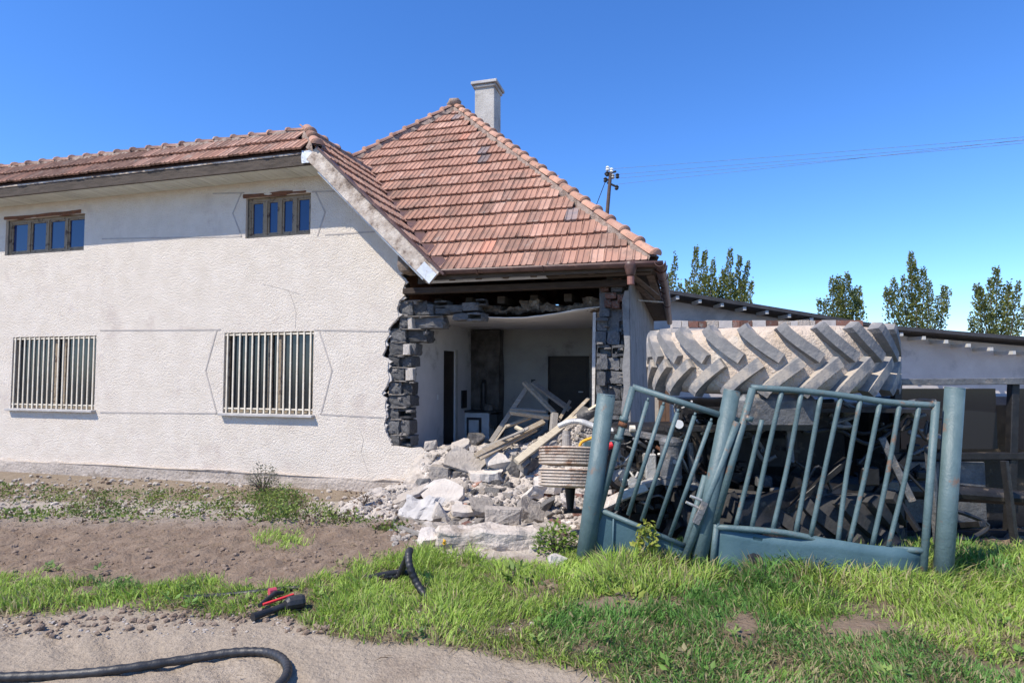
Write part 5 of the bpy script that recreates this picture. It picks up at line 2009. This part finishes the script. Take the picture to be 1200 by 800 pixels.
# utility pole
YP = 30.0
pb_, ptp = wp(710.5, 262, YP), wp(715.5, 203, YP)
up_ = thing('utility_pole', 'brown wooden utility pole with insulators above the roof slope', 'pole', (pb_.x - 0.4, YP, -0.15))
obj('pole_shaft', tb([(pb_.x - 0.55, YP, -0.3), pb_, ptp], [0.13, 0.10, 0.085], 10), 'pole', up_, world=True)
for (x, y, dx, dy) in ((713, 203, 9, -2), (713, 211, -4, -1), (716, 216, 9, 4)):
    a = wp(x, y, YP)
    b = wp(x + dx, y + dy, YP)
    cr = obj('cross_arm', bar(bmesh.new(), a - (b - a) * 0.5, b, 0.09, 0.09), 'black_iron', up_, world=True)
for (x, y, m_) in ((712, 198, 'white'), (716.5, 200, 'white'), (709.5, 211, 'black_iron'), (723.5, 206.5, 'black_iron'), (722.5, 220, 'black_iron'), (711.5, 204, 'black_iron'), (718, 207, 'alu')):
    obj('insulator', lathe(bmesh.new(), [(0.05, -0.12), (0.11, -0.06), (0.07, 0), (0.11, 0.06), (0.05, 0.13)], 10, Matrix.Translation(wp(x, y, YP))), m_, up_, world=True)
obj('stay_wire', tb([wp(709, 214, YP), wp(699, 240, YP + 1), wp(690, 262, YP + 2)], 0.02, 5), 'black_iron', up_, world=True)
names = ('uppermost', 'second', 'third', 'lowest')
for k, (a, b) in enumerate((((717, 198), (893, 183)), ((723, 204.5), (893, 189)), ((724, 209), (893, 193)), ((723, 216), (893, 196)))):
    A = wp(*a, YP)
    B = wp(*b, 26)
    pts = []
    for i in range(25):
        t = i / 24 * 4.5
        P = A + (B - A) * t
        P.z -= 0.12 * math.sin(math.pi * min(t / 4.5, 1))
        pts.append(P)
    tag(obj('overhead_wire', tb(pts, 0.007, 5), 'engine_grey'), f'thin overhead wire running right from the pole, {names[k]} of the four', 'wire', 'overhead wires')


def tree(label, base_px, Y, shoots, name='poplar_tree', dens=420, seed=1):
    r = np.random.default_rng(seed)
    B = wp(base_px, 400, Y)
    t = thing(name, label, 'tree', (B.x, Y, -0.1))
    obj('trunk', tb([(B.x, Y, -0.2), (B.x, Y, 2.4), (B.x + 0.05, Y, 4.0)], [0.16, 0.12, 0.05], 8), 'bark', t, world=True)
    Ps, Ds = [], []
    bm = bmesh.new()
    for (tx, ty, bx_, by_, wd) in shoots:
        tip = np.array(wp(tx, ty, Y + r.uniform(-0.8, 0.8)))
        bs = np.array(wp(bx_, by_, Y + r.uniform(-0.3, 0.3)))
        tube(bm, [Vector((B.x, Y, 3.0)), Vector(bs), Vector(tip)], [0.05, 0.03, 0.008], 5)
        n = int(dens * np.linalg.norm(tip - bs) / 2.5 * (wd / 0.3))
        s_ = r.random(n) ** 0.9
        rad = wd * (1 - s_ * 0.85) * np.sqrt(r.random(n)) * (0.7 + 0.6 * (np.sin(s_ * 23 + r.uniform(0, 6)) > 0))
        a = r.random(n) * 6.28
        P = bs + (tip - bs) * s_[:, None] * 1.02 + np.stack([rad * np.cos(a), rad * np.sin(a), r.normal(0, 0.08, n)], 1)
        Ps.append(P)
        Ds.append(unit(np.stack([np.cos(a), np.sin(a), r.uniform(0.2, 1.6, n)], 1)))
    obj('limbs', bm, 'bark', t, world=True)
    P = np.concatenate(Ps)
    D = np.concatenate(Ds)
    Nn = unit(np.cross(D, r.normal(size=P.shape)))
    n = len(P)
    k = r.random((n, 1))
    col = np.array([0.12, 0.15, 0.04]) * (1 - k) + np.array([0.25, 0.27, 0.09]) * k
    leaf_cloud('crown', P, D, Nn, r.uniform(0.08, 0.14, n), r.uniform(0.06, 0.10, n), col, t, 'leaf')


tree('single thin upright tree shoot nearest the house gutter', 789, 28, [(792, 300, 785, 352, 0.24), (797, 334, 795, 362, 0.3), (786, 322, 784, 365, 0.25)], seed=3)
tree('leafy upright tree in the gap left of the taller tree behind the outbuilding', 820, 28, [(816, 292, 811, 360, 0.28), (826, 297, 820, 362, 0.34), (836, 308, 831, 362, 0.30), (806, 330, 804, 362, 0.26), (828, 325, 826, 372, 0.55), (815, 335, 815, 375, 0.6), (838, 330, 838, 375, 0.45)], dens=520, seed=4)
tree('taller upright tree with several bushy tips behind the outbuilding', 857, 28, [(856, 294, 849, 362, 0.34), (867, 303, 859, 365, 0.32), (877, 310, 864, 368, 0.28), (848, 318, 846, 368, 0.4), (881, 332, 870, 372, 0.3), (856, 328, 856, 376, 0.65), (870, 332, 868, 378, 0.5)], dens=520, seed=5)


def crown_shoots(cx, top, half, base, seed):
    r = random.Random(seed)
    out = []
    for k in range(9):
        u = (k - 4) / 4
        h = top + (base - top) * 0.5 * abs(u) ** 1.3 + r.uniform(-8, 20)
        out.append((cx + u * half + r.uniform(-4, 4), h, cx + u * half * 0.6, base, r.uniform(0.28, 0.6)))
    return out


tree('broad bushy tree at the far right behind the outbuilding', 1075, 28, crown_shoots(1075, 298, 38, 392, 1), dens=430, seed=6)
tree('round topped bushy tree nearest the right edge behind the outbuilding', 1165, 28, crown_shoots(1168, 312, 34, 398, 2), dens=430, seed=8)
tree('low bushy tree just right of the taller upright tree', 985, 29, crown_shoots(985, 322, 26, 385, 3), dens=430, seed=7)

# ------------------------------------------------------------------ grass and plants
def grass():
    n = 740000
    x = rng.uniform(-8.5, 8.5, n)
    y = 2.55 + (6.6 - 2.55) * rng.random(n) ** 1.25
    z = ground_z(x, y)
    P = np.stack([x, y, z], 1)
    px, py, g, path, soil, dust = zones(P)
    cl = fbm(x, y, 5.5, 3, 77)
    pr = np.clip(g * 1.05 - 0.02, 0, 1) * (0.2 + 0.8 * sst(cl, 0.26, 0.48))
    ok = (rng.random(n) < pr) & (px > -420) & (px < 1620) & (py < 850)
    # nothing grows inside the posts or under the heap
    ok &= heap_z(x, y) < z + 0.02
    P, px, py, cl = P[ok], px[ok], py[ok], cl[ok]
    n = len(P)
    L = rng.uniform(0.03, 0.13, n) * (0.7 + 0.9 * cl)
    tall = np.exp(-((py - 672) / 26) ** 2) * sst(px, 665, 720)
    mid = np.exp(-((py - 690) / 30) ** 2) * sst(px, 330, 420)
    L = L * (0.68 + 0.9 * tall + 0.2 * mid) * np.where(py > 740, 0.8, 1)
    near_tool = np.exp(-((px - 330) / 45) ** 2 - ((py - 712) / 16) ** 2) + np.exp(-((px - 478) / 30) ** 2 - ((py - 690) / 18) ** 2)
    L = L * (1 - 0.55 * np.clip(near_tool, 0, 1))
    tuft = np.exp(-((px - 498) / 14) ** 2 - ((py - 660) / 26) ** 2) + np.exp(-((px - 552) / 12) ** 2 - ((py - 655) / 10) ** 2)
    L = L * (1 + 0.9 * tuft)
    th = rng.random(n) * 6.283
    flow = fbm(P[:, 0], P[:, 1], 1.6, 2, 5) * 12.0
    th = np.where(rng.random(n) < 0.6, flow + rng.normal(0, 0.7, n), th)
    lean = rng.uniform(0.15, 0.95, n)
    D = unit(np.stack([np.cos(th) * lean, np.sin(th) * lean, np.ones(n)], 1))
    tw = rng.random(n) * 6.283
    Nn = unit(np.stack([np.cos(tw), np.sin(tw), rng.normal(0, 0.1, n)], 1))
    Wd = rng.uniform(0.0035, 0.0095, n) * (1 + 0.35 * tall)
    k = rng.random((n, 1))
    c2 = fbm(P[:, 0], P[:, 1], 2.0, 2, 31)[:, None]
    col = np.array([0.22, 0.36, 0.045]) * (1 - k) + np.array([0.42, 0.54, 0.13]) * k
    col = col * (0.75 + 0.5 * c2)
    dk = sst(fbm(P[:, 0], P[:, 1], 1.1, 2, 55), 0.54, 0.68)[:, None]
    col = col * (1 - dk) + (np.array([0.13, 0.27, 0.06]) * (0.8 + 0.5 * k)) * dk
    dry = (rng.random(n) < 0.16 + 0.22 * (py > 738) + 0.10 * (tall > 0.5))[:, None]
    col = np.where(dry, np.array([0.34, 0.29, 0.16]) * (0.7 + 0.6 * k), col)
    tag(leaf_cloud('grass', P, D, Nn, L, Wd, col), kind='stuff')
    # flattened dry litter at the lower edge and on bare soil
    n = 90000
    x = rng.uniform(-6.5, 6.5, n)
    y = 2.55 + (6.6 - 2.55) * rng.random(n) ** 1.3
    z = ground_z(x, y)
    P = np.stack([x, y, z + 0.012], 1)
    px, py, g, path, soil, dust = zones(P)
    pr = np.clip(g * 0.3 + soil * 0.16 + 0.55 * np.exp(-((path - 0.3) / 0.3) ** 2) * (path > 0.02), 0, 1) * sst(fbm(x, y, 4, 3, 88), 0.42, 0.58)
    ok = (rng.random(n) < pr) & (heap_z(x, y) < z + 0.02)
    P = P[ok]
    n = len(P)
    th = rng.random(n) * 6.283
    D = unit(np.stack([np.cos(th), np.sin(th), rng.uniform(0.0, 0.35, n)], 1))
    Nn = unit(np.stack([-np.sin(th), np.cos(th), rng.normal(0, 0.3, n)], 1))
    k = rng.random((n, 1))
    col = np.array([0.12, 0.085, 0.05]) * (1 - k) + np.array([0.33, 0.26, 0.16]) * k
    tag(leaf_cloud('grass_litter', P, D, Nn, rng.uniform(0.03, 0.09, n), rng.uniform(0.003, 0.008, n), col), kind='stuff')


grass()


def leafy(name, label, cat, centre, n, rad, hgt, lsize, c1, c2, seed, stem=True, kind=None, flat=1.0):
    r = np.random.default_rng(seed)
    t = None
    if kind is None:
        t = thing(name, label, cat, centre)
    P0 = np.array(centre)
    a = r.random(n) * 6.283
    q_ = np.sqrt(r.random(n))
    h = r.random(n) ** 0.8
    P = P0 + np.stack([rad * q_ * np.cos(a), rad * q_ * np.sin(a) * flat, hgt * h * (1 - 0.5 * q_ ** 2)], 1)
    D = unit(np.stack([np.cos(a), np.sin(a), r.uniform(-0.2, 0.9, n)], 1) + r.normal(0, 0.35, (n, 3)))
    Nn = unit(np.cross(D, np.array([0, 0, 1]) + r.normal(0, 0.3, (n, 3))))
    k = r.random((n, 1))
    col = np.array(c1) * (1 - k) + np.array(c2) * k
    o = leaf_cloud('leaves' if t else name, P, D, Nn, r.uniform(0.6, 1.2, n) * lsize, r.uniform(0.4, 0.75, n) * lsize, col, t, 'leaf')
    if t is None:
        tag(o, kind=kind)
        return o
    if stem:
        bm = bmesh.new()
        for k in range(max(5, n // 14)):
            i = r.integers(n)
            e = Vector(P[i])
            tube(bm, [Vector(centre) + Vector((0, 0, -0.02)), (Vector(centre) + e) / 2 + Vector((0, 0, 0.03)), e], [0.006, 0.005, 0.002], 5)
        obj('stems', bm, M['bark'], t, world=True)
    return t


def ground_cover():
    """weeds at the foot of the wall: one patch nobody could count"""
    r = np.random.default_rng(15)
    Ps, cols, sz = [], [], []
    for k in range(640):
        px_ = r.uniform(-30, 462) if k % 6 else r.uniform(300, 350)
        top = np.interp(px_, [-50, 307, 360, 400, 460], [556, 562, 570, 590, 606])
        py_ = r.uniform(top + 14, np.interp(px_, [-50, 307, 460], [612, 612, 622]))
        if r.random() < 0.35 and 360 < px_ < 440 and py_ < 592:
            continue
        p = hit(px_, py_, 5.4)
        n = r.integers(10, 34)
        hh = r.uniform(0.03, 0.17) * (1.4 if 300 < px_ < 350 else 0.8)
        if vnoise(p.x, p.y, 2.2, 9) < 0.30 and not 300 < px_ < 350:
            continue
        q_ = r.normal(0, 0.07, (n, 3))
        q_[:, 2] = r.random(n) * hh
        Ps.append(np.array(p) + q_)
        dryv = r.random() < 0.2
        base = np.array([0.17, 0.12, 0.08]) if dryv else (np.array([0.11, 0.165, 0.04]) if r.random() < 0.6 else np.array([0.20, 0.26, 0.06]))
        cols.append(base * r.uniform(0.7, 1.4, (n, 1)))
        sz.append(r.uniform(0.018, 0.048, n))
    P = np.concatenate(Ps)
    n = len(P)
    D = unit(r.normal(0, 1, (n, 3)) + np.array([0, -0.2, 0.6]))
    Nn = unit(np.cross(D, r.normal(0, 1, (n, 3))))
    s_ = np.concatenate(sz)
    tag(leaf_cloud('wall_foot_weeds', P, D, Nn, s_, s_ * 0.6, np.concatenate(cols), None, 'leaf'), kind='stuff')


ground_cover()
leafy('weed', 'bright green feathery weed growing by the rubble left of the gate post', 'plant', hit(652, 648), 420, 0.17, 0.26, 0.045, (0.09, 0.17, 0.03), (0.2, 0.29, 0.05), 1)
leafy('weed', 'low broad leaved weed with a dark leaf in the middle of the grass', 'plant', hit(605, 678), 36, 0.12, 0.09, 0.085, (0.12, 0.20, 0.04), (0.26, 0.32, 0.08), 2)
leafy('weed', 'yellowish broad leaved weed in front of the leaning gate panel', 'plant', hit(733, 702), 26, 0.10, 0.06, 0.075, (0.2, 0.27, 0.05), (0.34, 0.38, 0.09), 3)
leafy('weed', 'pale leafy weed at the foot of the thick left gate post', 'plant', hit(700, 690), 60, 0.13, 0.10, 0.06, (0.13, 0.22, 0.05), (0.26, 0.36, 0.09), 4)
leafy('weed', 'dry reddish weed standing before the wall plinth', 'plant', hit(425, 592), 90, 0.16, 0.22, 0.04, (0.09, 0.06, 0.045), (0.16, 0.11, 0.08), 5)
leafy('weed', 'greyish dry bush against the wall under the barred window', 'plant', hit(308, 577), 700, 0.24, 0.5, 0.04, (0.16, 0.16, 0.12), (0.25, 0.25, 0.2), 6)
fl = thing('flower', 'small yellow flowering stalk in front of the kerb', 'flower', hit(520, 652))
fz = Vector(fl.location)
obj('stem', tb([fz, fz + Vector((0.005, 0, 0.10))], 0.004, 5), 'bark', fl, world=True)
for k in range(6):
    a = k * 1.05
    obj('petal', tb([fz + Vector((0.005, 0, 0.10 + 0.01 * (k % 3))), fz + Vector((0.005 + 0.018 * math.cos(a), 0.018 * math.sin(a), 0.112 + 0.014 * (k % 3)))], [0.009, 0.004], 5), 'yellow', fl, world=True)

def verge_weeds():
    r = np.random.default_rng(44)
    Ps, Ds, cs, sz = [], [], [], []
    for k in range(70):
        px_ = r.uniform(0, 1200)
        py_ = r.uniform(np.interp(px_, [0, 307, 480, 900], [665, 680, 655, 665]), np.interp(px_, [0, 307, 450, 700, 1200], [715, 715, 745, 795, 798]))
        p = np.array(hit(px_, py_))
        n = r.integers(6, 16)
        a = r.random(n) * 6.283
        Ps.append(p + np.stack([np.cos(a) * 0.01, np.sin(a) * 0.01, r.uniform(0.01, 0.05, n)], 1))
        Ds.append(np.stack([np.cos(a), np.sin(a), r.uniform(0.1, 0.9, n)], 1))
        c = (np.array([0.16, 0.27, 0.06]), np.array([0.24, 0.33, 0.09]), np.array([0.12, 0.20, 0.06]), np.array([0.30, 0.26, 0.14]))[r.integers(4)]
        cs.append(c * r.uniform(0.8, 1.25, (n, 1)))
        sz.append(r.uniform(0.03, 0.06, n))
    P = np.concatenate(Ps)
    D = unit(np.concatenate(Ds))
    Nn = unit(np.cross(D, np.array([0, 0, 1.0]) + r.normal(0, 0.25, P.shape)))
    L = np.concatenate(sz)
    tag(leaf_cloud('verge_weeds', P, D, Nn, L, L * r.uniform(0.25, 0.6, len(L)), np.concatenate(cs), None, 'leaf'), kind='stuff')


verge_weeds()

# climbing vine hanging on the gate
iv = thing('climbing_vine', 'yellow green vine hanging over the leaning gate panel', 'plant', gp(755, 625, -0.05))
vr = np.random.default_rng(8)
strands = [[(760, 612), (763, 622), (765, 635), (762, 642)], [(760, 614), (754, 622), (751, 636), (753, 652), (750, 656)], [(755, 620), (747, 632), (745, 644)]]
bm = bmesh.new()
Ps = []
for sgm in strands:
    pts = spline([gp(x, y, -0.05 - 0.02 * i) for i, (x, y) in enumerate(sgm)], 6)
    tube(bm, pts, 0.004, 5)
    for p in pts:
        for _ in range(3):
            Ps.append(np.array(p) + vr.normal(0, 0.018, 3))
obj('stems', bm, 'bark', iv, world=True)
P = np.array(Ps)
n = len(P)
D = unit(vr.normal(0, 0.7, (n, 3)) + np.array([0, -0.5, -0.5]))
Nn = unit(np.cross(D, vr.normal(0, 1, (n, 3))))
k = vr.random((n, 1))
leaf_cloud('leaves', P, D, Nn, vr.uniform(0.025, 0.055, n), vr.uniform(0.02, 0.045, n), np.array([0.17, 0.24, 0.04]) * (1 - k) + np.array([0.36, 0.36, 0.07]) * k, iv, 'leaf')

# ------------------------------------------------------------------ hoses and nozzle on the ground
def hose(label, pts, r, corr=True):
    P = spline(pts, 14)
    Q = [P[0]]
    for a, b in zip(P[:-1], P[1:]):
        m_ = max(1, int((b - a).length / 0.012))
        for i in range(1, m_ + 1):
            Q.append(a + (b - a) * (i / m_))
    rs_ = [r * (1.0 if (i // 2) % 2 == 0 else 0.90) if corr else r for i in range(len(Q))]
    bm = bmesh.new()
    tube(bm, [q_ - P[0] for q_ in Q], rs_, 12)
    o = obj('rubber_hose', bm, 'black_rubber', smooth=True)
    o.location = P[0]
    return tag(o, label, 'hose')


def onG(px, py, up=0.02):
    p = hit(px, py)
    p.z = terr(p.x, p.y) + up
    return p


yb = onG(497, 697).y
hose('black corrugated hose rising in a loop out of the grass', [onG(424, 681), onG(448, 679), wp(466, 674, yb + 0.35), wp(473, 662, yb + 0.3), wp(480, 646, yb + 0.18), wp(479, 648, yb + 0.08), wp(480, 662, yb + 0.02), wp(488, 682, yb), onG(500, 700, 0.0)], 0.026)
hose('straight black hose end lying in the grass beside the loop', [onG(428, 683, 0.03), onG(450, 679, 0.035), onG(470, 676, 0.035), onG(482, 676, 0.03)], 0.022, False)
hose('thick black hose curving over the pale track at the bottom', [onG(-60, 800), onG(60, 796), onG(130, 790), onG(210, 778), onG(270, 769), onG(307, 768), onG(326, 773), onG(336, 784), onG(335, 797), onG(322, 812), onG(300, 830)], 0.023)
hose('black hose lying along the edge of the grass behind the nozzle', [onG(215, 704), onG(262, 701), onG(300, 697), onG(325, 694), onG(352, 692)], 0.018)
nz_ = thing('hose_nozzle', 'black and red hose nozzle lying at the edge of the track', 'nozzle', onG(330, 715, 0))
obj('barrel', tb([onG(296, 729, 0.03), onG(318, 722, 0.035), onG(338, 716, 0.045)], [0.026, 0.018, 0.020], 12), 'black_rubber', nz_, world=True, smooth=False)
obj('head', tb([onG(334, 718, 0.05), onG(338, 717, 0.052), onG(353, 714, 0.052), onG(357, 713, 0.052)], [0.028, 0.042, 0.044, 0.036], 10), 'black_rubber', nz_, world=True)
obj('grip', tb([onG(304, 719, 0.05), onG(322, 706, 0.06), onG(332, 703, 0.05)], [0.014, 0.017, 0.012], 10), 'black_rubber', nz_, world=True)
obj('lever', bar(bmesh.new(), onG(308, 721, 0.065), onG(344, 712, 0.085), 0.022, 0.012), 'red', nz_, world=True)
obj('collar', tb([onG(315, 702, 0.045), onG(323, 701, 0.05)], 0.024, 10), 'pink', nz_, world=True)
print('objects', len(S.objects))
